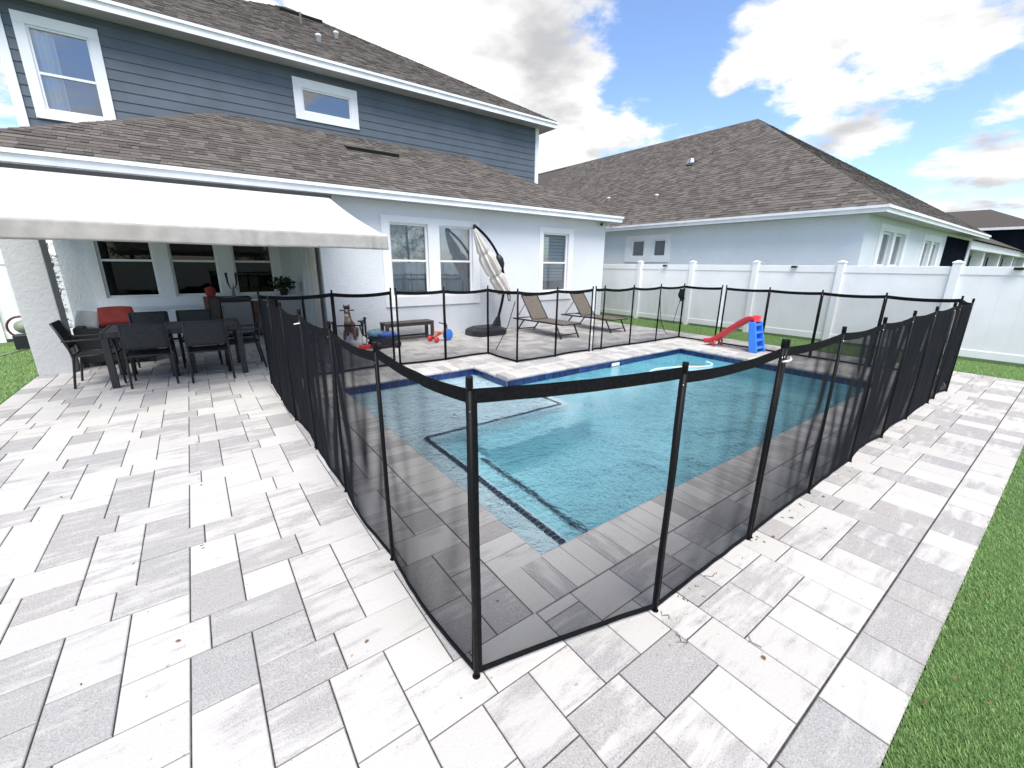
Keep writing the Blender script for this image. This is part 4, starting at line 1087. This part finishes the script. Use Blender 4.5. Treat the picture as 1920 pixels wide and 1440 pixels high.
tw = MB().lathe([(.05, .89), (.05, .90), (.034, .91), (.034, 1.14), (.025, 1.16)], (0, 0, 0), 14).build('tap_tower', 'chrome', fg, smooth=True)
for sx in (-.055, .055):
    MB().tube([(sx*.4, 0, 1.08), (sx, -.05, 1.10), (sx, -.09, 1.06)], .013, 8).build('tap', 'chrome', tw, smooth=True); MB().tube([(sx, -.05, 1.10), (sx*1.5, -.06, 1.20), (sx*1.7, -.06, 1.42)], [.009, .018, .026], 8).build('tap_handle', 'black_plastic', tw, smooth=True)
wc = empty('wood_cabinet', (.28, 11.5, 0), 0, 'tall brown wooden cabinet left of the beverage fridge', 'cabinet')
MB().box(-.13, .13, -.12, .35, 0, .90).build('carcass', 'wood_dark', wc, bevel=.006); MB().box(-.14, -.06, -.145, -.122, 0, .92).build('front_post', 'wood_brown', wc); MB().box(-.052, .13, -.14, -.122, .05, .88).build('door', 'wood_dark', wc, bevel=.004)
rb = MB().ball((.29, 11.45, 1.02), .115, 12, 0, (.9, .8, 1.05), .35).build('cloth_bag', 'cushion_red', None, smooth=True); tag(rb, 'dark red cloth bag on the wooden cabinet by the taps', 'bag')
wd = empty('wood_cabinet', (1.27, 11.6, 0), 0, 'dark reddish wooden cabinet right of the beverage fridge', 'cabinet')
MB().box(-.24, .24, -.2, .3, .03, .80).build('carcass', 'wood_dark', wd, bevel=.006); MB().box(-.26, .26, -.22, .31, .80, .84).build('top', 'white_paint', wd, bevel=.004)
for k in (-1, 1): MB().box(min(0, k*.225)+.004, max(0, k*.225)-.004, -.222, -.202, .06, .77).build('door', 'wood_brown', wd, bevel=.004)
ct = empty('side_counter', (1.80, 11.55, 0), 0, 'narrow counter with a pale top beside the sliding door', 'counter')
MB().box(-.24, .26, -.22, .36, 0, .86).build('carcass', 'stucco_white', ct, bevel=.006); MB().box(-.26, .28, -.25, .37, .86, .90).build('top', 'white_paint', ct, bevel=.006)
def leaf_cloud(mb, c, rad, n, size, seed, flat=1., droop=0.):
    rr = random.Random(seed)
    for _ in range(n):
        d = Vector((rr.gauss(0, 1), rr.gauss(0, 1), rr.gauss(0, 1)*flat)); d = d.normalized()*(rr.random()**.45); p = Vector((c[0]+d.x*rad[0], c[1]+d.y*rad[1], c[2]+d.z*rad[2]))
        a = Vector((rr.gauss(0, 1), rr.gauss(0, 1), rr.gauss(0, .7)-droop)).normalized(); b_ = a.cross(Vector((rr.gauss(0, 1), rr.gauss(0, 1), rr.gauss(0, 1)))).normalized(); s_ = size*rr.uniform(.6, 1.4)
        mb.poly([p, p+a*s_*.5+b_*s_*.22, p+a*s_, p+a*s_*.5-b_*s_*.22])
pp = empty('potted_plant', (1.72, 11.42, .90), 0, 'dark leafy potted plant on the narrow counter', 'plant')
MB().lathe([(.07, 0), (.10, .14), (.105, .15), (.09, .15), (.085, .12)], (0, 0, 0), 14).build('pot', 'black_plastic', pp, smooth=True)
m_ = MB(); leaf_cloud(m_, (0, 0, .26), (.26, .2, .17), 260, .11, 5); m_.build('foliage', 'foliage_dark', pp); MB().tube([(0, 0, .1), (.01, 0, .3)], .012, 6).build('stem', 'bark', pp)
fs = empty('flowering_shrub', (-2.14, 11.8, 0), 0, 'tall narrow shrub with white flowers between the column and the lanai wall', 'shrub')
m_ = MB(); leaf_cloud(m_, (0, 0, 1.15), (.10, .2, 1.05), 380, .06, 6); m_.build('foliage', 'foliage', fs)
m_ = MB()
rr = random.Random(9)
for _ in range(34):
    c = (rr.uniform(-.10, .16), rr.uniform(-.3, -.1), rr.uniform(.3, 2.2)); leaf_cloud(m_, c, (.05, .05, .05), 9, .06, rr.randrange(999))
tag(m_.build('flowers', 'flower_white', fs), kind='stuff'); MB().tube([(0, 0, -.02), (.02, 0, 1.9)], [.025, .01], 6).build('stem', 'bark', fs)
# hose reel at far left
hr = empty('hose_reel', (-2.72, 11.95, 0), 0, 'garden hose reel on the left lawn behind the column', 'hose reel')
hm = MB().tube([(.2*math.cos(k*.3142), 0, .42+.2*math.sin(k*.3142)) for k in range(20)], .018, 8, closed=True); hm.build('wheel_rim', 'hub_red', hr, smooth=True)
MB().lathe([(.12, -.07), (.12, .07)], (0, .08, .42), 18, 0, 'Y').build('drum', 'hose_green', hr, smooth=True); MB().box(-.16, .16, -.06, .22, 0, .28).build('base', 'black_plastic', hr, bevel=.02)
o = MB().tube([(-2.72, 11.8, .02), (-2.9, 11.3, .012), (-3.0, 10.9, .012), (-2.86, 10.6, .012), (-3.15, 10.3, .012), (-3.5, 10.25, .012)], .012, 8).build('garden_hose', 'hose_green', None, smooth=True); tag(o, 'pale garden hose lying across the left lawn', 'hose')
# side bench against the wing wall
sb = empty('side_bench', (3.75, 8.86, 0), 0, 'low dark wooden bench against the house wall', 'bench')
for k in range(4): MB().box(-.62, .50, -.18+.092*k, -.18+.092*k+.084, .40, .425).build('seat_slat', 'wood_grey', sb, bevel=.003)
for x_ in (-.58, .46):
    for y_ in (-.15, .15): MB().box(x_-.032, x_+.032, y_-.03, y_+.03, 0, .399).build('leg', 'wood_dark', sb, bevel=.003)
for y_ in (-.15, .15):
    MB().box(-.545, .425, y_-.014, y_+.014, .34, .398).build('apron', 'wood_dark', sb); MB().box(-.545, .425, y_-.012, y_+.012, .07, .11).build('stretcher', 'wood_dark', sb)
# rocking spring horse
sh_ = empty('spring_horse', (2.47, 8.92, 0), math.radians(-22), 'brown toy spring horse with black handles in a dark frame by the wall', 'toy horse')
def skin(name, pts, edges, rad, mat, parent, root=0, sub=2):
    me = bpy.data.meshes.new(name); me.from_pydata(pts, edges, []); o = bpy.data.objects.new(name, me); COL.objects.link(o); o.parent = parent; me.materials.append(MATS[mat])
    md = o.modifiers.new('skin', 'SKIN'); md.use_smooth_shade = True
    for i, r_ in enumerate(rad): me.skin_vertices[0].data[i].radius = r_ if isinstance(r_, tuple) else (r_, r_); me.skin_vertices[0].data[i].use_root = (i == root)
    s_ = o.modifiers.new('sub', 'SUBSURF'); s_.levels = sub; s_.render_levels = sub; return o
skin('body', [(0, .10, .40), (0, -.12, .42), (0, -.22, .55), (0, -.25, .68), (0, -.30, .75), (0, -.40, .67), (0, .28, .38), (.09, -.14, .28), (.10, -.20, .14), (-.09, -.14, .28), (-.10, -.20, .14), (.09, .27, .26), (.10, .30, .13), (-.09, .27, .26), (-.10, .30, .13)],
     [(0, 1), (1, 2), (2, 3), (3, 4), (4, 5), (0, 6), (1, 7), (7, 8), (1, 9), (9, 10), (6, 11), (11, 12), (6, 13), (13, 14)],
     [.10, .10, .075, .058, .062, .045, .10, .04, .028, .04, .028, .04, .028, .04, .028], 'plush_brown', sh_)
MB().ball((0, -.365, .735), .04, 10, 0, (.6, .7, 1.4)).build('blaze', 'plush_cream', sh_, smooth=True)
MB().ball((0, -.41, .655), .05, 10, 0, (1, .9, .9)).build('muzzle', 'plush_cream', sh_, smooth=True)
MB().ball((0, -.315, .56), .045, 10, 0, (1.3, .5, 1.6)).build('chest_patch', 'plush_cream', sh_, smooth=True)
MB().tube([(-.135, -.27, .755), (.135, -.27, .755)], .012, 8).build('handle_bar', 'black_plastic', sh_, smooth=True)
m_ = MB(); m_.ball((0, -.25, .80), .062, 10, 0, (1.05, 1, .75)); m_.ball((0, -.19, .70), .045, 10, 0, (.6, 1, 1.8)); m_.build('mane', 'black_plastic', sh_, smooth=True)
for sx in (-1, 1):
    MB().ball((sx*.045, -.29, .835), .022, 8, 0, (.7, .6, 1.6)).build('ear', 'plush_brown', sh_, smooth=True)
    MB().tube([(sx*.27, -.34, .0), (sx*.27, -.34, .50)], .018, 8).build('frame_post', 'black_metal', sh_, smooth=True); MB().tube([(sx*.27, .36, .0), (sx*.27, .36, .50)], .018, 8).build('frame_post', 'black_metal', sh_, smooth=True)
    MB().ball((sx*.27, -.34, .515), .035, 10).build('post_knob', 'black_plastic', sh_, smooth=True); MB().ball((sx*.27, .36, .515), .035, 10).build('post_knob', 'black_plastic', sh_, smooth=True)
    MB().tube([(sx*.27, -.42, .015), (sx*.27, .44, .015)], .015, 8).build('frame_rail', 'black_metal', sh_, smooth=True)
    for y_ in (-.2, .3):
        pts = [(sx*.26+(sx*.09-sx*.26)*t/24+.012*math.cos(t*2.1), y_-(.14 if y_ < 0 else -.06)*(1-t/24)+.0, .48-.26*t/24+.012*math.sin(t*2.1)) for t in range(25)]
        MB().tube(pts, .004, 5).build('spring', 'steel', sh_)
MB().tube([(-.27, -.34, .46), (.27, -.34, .46)], .013, 8).build('cross_bar', 'black_metal', sh_, smooth=True); MB().tube([(-.27, .36, .46), (.27, .36, .46)], .013, 8).build('cross_bar', 'black_metal', sh_, smooth=True)
# red and white toy bottle
tbt = empty('toy_blaster', (2.58, 8.42, 0), 0, 'red toy with a white bottle standing before the spring horse', 'toy')
MB().lathe([(.04, .10), (.046, .13), (.046, .22), (.02, .27), (.012, .29)], (0, 0, 0), 12).build('bottle', 'plastic_white', tbt, smooth=True); MB().box(-.10, .12, -.06, .06, 0, .085).build('base', 'plastic_red', tbt, bevel=.02); MB().lathe([(.03, .084), (.03, .102)], (0, 0, 0), 10).build('collar', 'black_plastic', tbt)
# wagon with blue toys
wg = empty('toy_wagon', (2.97, 8.36, 0), 0, 'dark toy wagon by the fence gap', 'wagon')
def tub(m_, x0, x1, y0, y1, z0, z1, fl, t=.02):
    B_ = [(x0, y0), (x1, y0), (x1, y1), (x0, y1)]; T_ = [(x0-fl, y0-fl), (x1+fl, y0-fl), (x1+fl, y1+fl), (x0-fl, y1+fl)]; I_ = [(x0-fl+t, y0-fl+t), (x1+fl-t, y0-fl+t), (x1+fl-t, y1+fl-t), (x0-fl+t, y1+fl-t)]; J_ = [(x0+t, y0+t), (x1-t, y0+t), (x1-t, y1-t), (x0+t, y1-t)]
    k = len(m_.v); m_.v += [(*p, z0) for p in B_]+[(*p, z1) for p in T_]+[(*p, z1) for p in I_]+[(*p, z0+t) for p in J_]
    for l in (0, 4, 8):
        for j in range(4): m_.f.append((k+l+j, k+l+(j+1) % 4, k+l+4+(j+1) % 4, k+l+4+j)); m_.mi.append(0); m_.at.append(0.)
    m_.f.append((k+12, k+13, k+14, k+15)); m_.f.append((k+3, k+2, k+1, k)); m_.mi += [0, 0]; m_.at += [0., 0.]
    return m_
tub(MB(), -.24, .24, -.16, .16, .07, .22, .03).build('tub', 'black_plastic', wg, bevel=.006)
for sx in (-1, 1):
    for sy in (-1, 1): MB().lathe([(.075, -.02), (.08, 0), (.075, .02)], (sx*.20, sy*.185, .08), 16, 0, 'Y').build('wheel', 'rubber', wg, smooth=True)
MB().tube([(-.26, 0, .16), (-.42, .05, .30), (-.44, .1, .46)], .012, 8).build('handle', 'black_metal', wg, smooth=True)
o = MB().ball((3.04, 8.34, .235), .15, 16, 0, (1.25, .8, .62), .5).build('toy_bundle', 'cloth_blue', None, smooth=True); tag(o, 'bright blue toy bundle heaped in the dark wagon', 'toys')
o = MB().ball((2.82, 8.44, .28), .14, 16, 0, (1.2, .9, .7), .4).build('toy_bundle', 'cloth_teal', None, smooth=True); tag(o, 'grey-teal toy bundle at the back of the dark wagon', 'toys')
# tricycle with blue wheel
tr = empty('toy_tricycle', (4.34, 8.42, 0), math.radians(10), 'small toy tricycle with a blue front wheel at the end of the bench', 'tricycle')
MB().lathe([(.115, -.028), (.13, -.014), (.13, .014), (.115, .028), (.03, .034)], (.08, -.05, .13), 22, 0, 'Y').build('front_wheel', 'plastic_blue', tr, smooth=True)
for sy in (-.12, .12): MB().lathe([(.06, -.015), (.065, 0), (.06, .015)], (-.28, sy, .065), 14, 0, 'Y').build('rear_wheel', 'plastic_red', tr, smooth=True)
MB().tube([(-.28, 0, .12), (-.1, -.01, .16), (.06, -.05, .26)], .03, 8).build('frame', 'plastic_orange', tr, smooth=True); MB().ball((-.17, 0, .21), .08, 10, 0, (1.2, .9, .35)).build('seat', 'plastic_orange', tr, smooth=True)
MB().tube([(.08, -.05, .15), (.05, -.05, .36)], .012, 8).build('steering_post', 'black_plastic', tr); MB().tube([(-.06, -.18, .40), (.04, -.05, .36), (-.06, .08, .40)], .013, 8).build('handlebar', 'black_plastic', tr, smooth=True)
# umbrella
um = empty('cantilever_umbrella', (5.66, 8.62, 0), 0, 'closed cream cantilever umbrella on a black weighted base', 'umbrella')
def prism(m_, pts, z0, z1, ins=.0):
    n = len(pts); k = len(m_.v); cx = sum(p[0] for p in pts)/n; cy = sum(p[1] for p in pts)/n
    m_.v += [(*p, z0) for p in pts]+[(cx+(p[0]-cx)*(1-ins), cy+(p[1]-cy)*(1-ins), z1) for p in pts]
    for j in range(n): m_.f.append((k+j, k+(j+1) % n, k+n+(j+1) % n, k+n+j)); m_.mi.append(0); m_.at.append(0.)
    m_.f.append(tuple(k+n+j for j in range(n))); m_.f.append(tuple(k+j for j in reversed(range(n)))); m_.mi += [0, 0]; m_.at += [0., 0.]; return m_
oc = [(-.52, -.12), (-.38, -.32), (.28, -.32), (.46, -.14), (.46, .22), (.28, .40), (-.38, .40), (-.52, .22)]
m_ = prism(MB(), oc, 0, .13); prism(m_, [(p[0]*.99, p[1]*.99) for p in oc], .13, .20, .35); m_.build('base', 'black_plastic', um, bevel=.02)
MB().hexa([(.10, -.05, .17), (.36, -.05, .17), (.36, .05, .17), (.10, .05, .17), (.27, -.035, .42), (.34, -.035, .42), (.34, .035, .42), (.27, .035, .42)]).build('pole_foot', 'black_plastic', um, bevel=.01)
def bez(P_, n=18):
    out = []
    for i in range(n+1):
        t = i/n; out.append(tuple(sum(math.comb(len(P_)-1, k)*(1-t)**(len(P_)-1-k)*t**k*P_[k][c] for k in range(len(P_))) for c in range(3)))
    return out
pole = bez([(.30, 0, .38), (.40, 0, .75), (.62, 0, 1.15), (.50, 0, 1.75), (.22, 0, 2.15), (-.36, 0, 2.50)], 22)
MB().tube(pole, [.034]*14+[.030]*9, 10).build('curved_pole', 'black_metal', um, smooth=True)
MB().tube([pole[12], pole[13], pole[14], pole[15]], [.04, .085, .09, .05], 10).build('crank_housing', 'black_plastic', um, smooth=True)
MB().tube([pole[13], (.36, -.02, 1.55), (.50, -.02, 1.28)], .012, 8).build('strut', 'black_metal', um, smooth=True)
def canopy(u, v):
    ang = 2*math.pi*u; p0 = Vector((-.36, 0, 2.42)); p1 = Vector((.50, -.02, .98)); c = p0.lerp(p1, v)+Vector((-.05*math.sin(math.pi*v), 0, 0))
    r_ = .04+.13*min(1, v*2.2)*(1-.25*max(0, v-.75)*4*.6) if v < 1 else .03
    for tie in (.36, .70): r_ *= 1-.30*math.exp(-((v-tie)/.02)**2)
    r_ *= 1+.30*math.cos(ang*8+v*2)+.06*math.sin(ang*3+v*9)
    d = (p1-p0).normalized(); e = d.cross(Vector((0, 1, 0))).normalized(); g_ = d.cross(e)
    return c+e*r_*math.cos(ang)*.85+g_*r_*math.sin(ang)
MB().grid(canopy, 64, 40).build('folded_canopy', 'cream_cloth', um, smooth=True)
for tie in (.36, .70):
    pts = [canopy(k/16, tie)*1.0 for k in range(16)]; MB().tube(pts, .007, 6, closed=True).build('tie_strap', 'lamp_grey', um)
MB().tube([(-.36, 0, 2.50), (-.37, 0, 2.42)], [.03, .028], 10).build('hub', 'black_plastic', um)
MB().tube([(.52, -.05, 1.02), (.53, -.08, .92), (.55, -.08, .80), (.60, -.08, .78), (.60, -.08, .92), (.53, -.05, .98)], .013, 8).build('hand_crank', 'black_plastic', um, smooth=True)
# loungers
def lounger(label, x_, y_):
    t = empty('sun_lounger', (x_, y_, 0), 0, label, 'sun lounger', 'taupe sun loungers beside the house wall')      # origin at foot end, head towards +Y
    W = .285; BY = 1.12
    for sx in (-1, 1):
        MB().tube([(sx*W, -.02, .335), (sx*W, 1.86, .30)], .021, 8).build('side_rail', 'dark_aluminium', t, smooth=True)
        MB().tube([(sx*W, .22, .325), (sx*W*.98, .02, .0)], .019, 8).build('front_leg', 'dark_aluminium', t, smooth=True)
        MB().tube([(sx*W, 1.42, .305), (sx*W*.98, 1.70, .0)], .019, 8).build('rear_leg', 'dark_aluminium', t, smooth=True)
        MB().tube([(sx*W*.9, BY, .335), (sx*W*.9, BY+.46, .90)], .014, 8).build('back_rail', 'dark_aluminium', t, smooth=True)
        MB().tube([(sx*W*.9, BY+.30, .70), (sx*W*.9, BY+.62, .33)], .009, 6).build('back_stay', 'dark_aluminium', t, smooth=True)
    for (y2, z2) in ((-.02, .335), (1.86, .30), (.07, .09), (1.66, .05), (BY+.46, .90)):
        ww = W*.9 if z2 > .8 else W; MB().tube([(-ww, y2, z2), (ww, y2, z2)], .014, 8).build('cross_bar', 'dark_aluminium', t, smooth=True)
    MB().grid(lambda u, v: ((u-.5)*2*W*.97, -.02+(BY+.02)*v, .345-.02*math.sin(math.pi*u)), 8, 12).build('seat', 'sling_taupe', t, smooth=True, solid=.006)
    MB().grid(lambda u, v: ((u-.5)*2*W*.9, BY+.47*v+.012*math.sin(math.pi*u), .34+.57*v-.01*math.sin(math.pi*u)), 8, 12).build('backrest', 'sling_taupe', t, smooth=True, solid=.006)
    return t
lounger('taupe sling sun lounger next to the umbrella base', 6.93, 7.04)
lounger('taupe sling sun lounger nearer the white fence', 8.62, 7.02)
# slide
sl = empty('toddler_slide', (8.97, 4.3, 0), 0, 'small red plastic slide with blue ladder at the pool edge', 'slide')
prof = [(-.43, .60), (-.36, .615), (-.28, .60), (-.16, .52), (.0, .39), (.18, .24), (.32, .12), (.42, .065), (.54, .05)]
def chute(s_):
    def g_(u, v):
        k = v*(len(prof)-1); i = min(int(k), len(prof)-2); t = k-i; y_ = prof[i][0]*(1-t)+prof[i+1][0]*t; z_ = prof[i][1]*(1-t)+prof[i+1][1]*t
        a = (u-.5)*2; wall = .095*max(0, (abs(a)-.72)/.28)**.7 if abs(a) > .72 else 0
        flare = .02*max(0, v-.85)/.15
        return (a*(.165+flare), y_, z_+wall-s_)
    return g_
m_ = MB().grid(chute(0), 20, 32); m_.build('chute', 'plastic_red', sl, smooth=True, solid=.016)
for sx in (-1, 1):
    MB().hexa([(sx*.17-.02, -.60, 0), (sx*.17+.02, -.60, 0), (sx*.17+.02, -.44, 0), (sx*.17-.02, -.44, 0), (sx*.14-.018, -.47, .60), (sx*.14+.018, -.47, .60), (sx*.14+.018, -.33, .60), (sx*.14-.018, -.33, .60)]).build('ladder_side', 'plastic_blue', sl, bevel=.012)
    MB().tube([(sx*.155, .30, .13), (sx*.155, .30, 0)], .02, 8).build('chute_foot', 'plastic_red', sl, smooth=True)
for k in range(4):
    z_ = .09+.15*k; MB().box(-.15, .15, -.60+.13*z_/.6+.0, -.46+.13*z_/.6, z_-.018, z_+.018).build('rung', 'plastic_blue', sl, bevel=.008)
for k in range(4):
    z_ = .02+.15*k; MB().box(-.145, .145, -.462+.13*z_/.6, -.448+.13*z_/.6, z_, z_+.13).build('back_panel', 'plastic_blue', sl)
# pool cleaner hose and little robot
hp = bez([(3.9, 4.3, 0), (4.8, 4.55, 0), (5.4, 3.6, 0), (6.3, 4.9, 0), (7.2, 4.5, 0), (7.5, 3.6, 0), (7.9, 4.2, 0)], 60)
o = MB().tube([(p[0]+.05*math.sin(p[1]*7), p[1]+.06*math.sin(p[0]*4), WATER_Z-.004+.006*math.sin(p[0]*9)) for p in hp], .015, 8).build('cleaner_hose', 'hose_white', None, smooth=True); tag(o, 'white pool cleaner hose floating in curves on the water', 'hose')
# security light under the eave corner
se = empty('security_light', (10.16, 9.12, 2.80), 0, 'twin security light and small black camera under the eave corner', 'light')
MB().box(-.05, .05, -.0, .08, -.04, .04).build('bracket', 'plastic_white', se, bevel=.008)
for sx in (-.09, .09): MB().lathe([(.028, .06), (.045, 0), (.045, -.09), (.04, -.1)], (sx+.12, -.05, -.03), 12, 0, 'Y').build('lamp_head', 'plastic_white', se, smooth=True)
MB().ball((-.16, -.02, .02), .045, 10).build('camera_dome', 'black_plastic', se, smooth=True)
# fallen leaves and twigs
lv = [(.385, 1.60), (1.76, .50), (2.72, .86), (3.05, .88), (3.55, .86), (3.1, .70), (-.30, 2.10), (1.0, 1.45), (-1.0, 4.1)]
def leaf_mesh(seed):
    rr = random.Random(seed); m_ = MB()
    def fn(u, v):
        L = .034; w_ = .011*math.sin(math.pi*min(1, max(0, v)))**.8
        return ((u-.5)*2*w_, (v-.5)*L, .002+.006*abs(u-.5)*2*rr.uniform(.8, 1.2)+.004*math.sin(v*3))
    return m_.grid(fn, 4, 6).mesh('dry_leaf', 'leaf_dry', True)
lms = [leaf_mesh(i) for i in range(4)]
for i, p in enumerate(lv):
    o = inst('dry_leaf', lms[i % 4], None, (p[0], p[1], .001), rp.uniform(0, 6.28)); s_ = rp.uniform(.35, .7); o.scale = (s_, s_, s_); tag(o, 'small dry brown leaf fallen on the pale pavers', 'leaf', 'dry leaves scattered on the pavers')
lv2 = [(2.3, -.02), (2.05, .03), (2.55, -.14), (3.1, -.02), (2.25, -.12)]
for i, p in enumerate(lv2):
    o = inst('dry_leaf', lms[i % 4], None, (p[0], p[1], .016), rp.uniform(0, 6.28)); o.scale = (.55, .6, .6); tag(o, 'small dry leaf lying on the near turf', 'leaf', 'dry leaves on the turf edge')
tw_pts = [[(1.555, .80), (1.56, .78), (1.54, .76), (1.56, .74), (1.58, .755)], [(1.83, .60), (1.80, .57), (1.81, .53)], [(1.62, .92), (1.60, .90), (1.63, .885), (1.61, .87)], [(2.03, .93), (2.06, .90), (2.10, .905)]]
for i, t in enumerate(tw_pts):
    m_ = MB().tube([(p[0], p[1], .004) for p in t], .0016, 5)
    for q in t[1:-1]: m_.tube([(q[0], q[1], .004), (q[0]+rp.uniform(-.03, .03), q[1]+rp.uniform(-.03, .03), .012)], .001, 4)
    tag(m_.build('twig', 'twig', None), 'thin dry twig curled on the pavers near the front fence', 'twig', 'dry twigs on the pavers')
rd = random.Random(44); db = MB()
for _ in range(60):
    k = rd.random()
    if k < .6: x_, y_ = rd.uniform(1.7, 7.5), .93-abs(rd.gauss(0, .035))
    elif k < .85: x_, y_ = .665-abs(rd.gauss(0, .03)), rd.uniform(1.2, 5.5)
    else: x_, y_ = rd.uniform(-.9, 4), rd.uniform(.35, .9) if rd.random() < .5 else rd.uniform(1.2, 3)
    if x_ > .6 and y_ > 1.0: x_ = -x_*.3
    a = rd.uniform(0, 6.28); L = rd.uniform(.003, .010); w_ = rd.uniform(.0015, .004)
    dx, dy = math.cos(a)*L, math.sin(a)*L; ex, ey = -math.sin(a)*w_, math.cos(a)*w_
    db.hexa([(x_-dx-ex, y_-dy-ey, .0005), (x_+dx-ex, y_+dy-ey, .0005), (x_+dx+ex, y_+dy+ey, .0005), (x_-dx+ex, y_-dy+ey, .0005), (x_-dx*.8, y_-dy*.8, .004), (x_+dx*.8, y_+dy*.8, .004), (x_+dx*.8+ex*.5, y_+dy*.8+ey*.5, .004), (x_-dx*.8+ex*.5, y_-dy*.8+ey*.5, .004)])
tag(db.build('debris', 'twig', None), 'tiny dark plant crumbs strewn along the foot of the fence', 'debris', kind='stuff')
# ================================================================== TREES BEHIND THE VIEWER (mirrored in the windows)
def tree(name, label, loc, h, rad, n, seed, mat='foliage', conif=False):
    t = empty(name, (*loc, 0), 0, label, 'tree', 'trees beyond the rear fence'); rr = random.Random(seed)
    tk = MB().tube([(0, 0, -.05), (.05, .03, h*.3), (-.04, .05, h*.6), (0, 0, h*.92)], [.14, .11, .08, .02], 8)
    cr_ = MB()
    for k in range(16 if conif else 12):
        z_ = h*(.28+.68*k/(16 if conif else 12)); a = k*2.4+rr.random(); R_ = rad*((1-(z_/h))*1.25+.12 if conif else (.55+.45*math.sin(math.pi*(z_/h-.25)/.8)))*rr.uniform(.6, 1.05)
        e = (math.cos(a)*R_, math.sin(a)*R_, z_+R_*(.05 if conif else .35)); tk.tube([(0, 0, z_-.2), (e[0]*.5, e[1]*.5, (z_-.2+e[2])/2), e], [.04, .03, .012], 5)
        leaf_cloud(cr_, e, (R_*.55+.12,)*2+((R_*.25+.1) if conif else R_*.45+.15,), n, .13, rr.randrange(9999)); leaf_cloud(cr_, (e[0]*.5, e[1]*.5, e[2]), (R_*.4+.12,)*2+(R_*.3+.1,), n//2, .13, rr.randrange(9999))
    tk.build('trunk', 'bark', t, smooth=True); cr_.build('crown', mat, t)
tree('broadleaf_tree', 'tall broadleaf tree beyond the rear fence, opposite the wing windows', (7.6, -13.5), 7.0, 2.0, 260, 2)
tree('conifer_tree', 'slim conifer beyond the rear fence, first of the row', (4.0, -12.5), 4.6, 1.0, 130, 3, 'foliage_dark', True)
tree('conifer_tree', 'slim conifer beyond the rear fence, second of the row', (5.6, -12.8), 5.0, .95, 130, 4, 'foliage_dark', True)
tree('conifer_tree', 'slim conifer beyond the rear fence, last of the row', (2.4, -12.4), 4.2, .95, 130, 5, 'foliage_dark', True)
tree('broadleaf_tree', 'wide broadleaf tree beyond the rear fence on the left', (-3.0, -14), 5.6, 2.2, 240, 6)
tree('broadleaf_tree', 'broadleaf tree beyond the rear fence on the right', (13.5, -13), 5.8, 2.1, 240, 8)
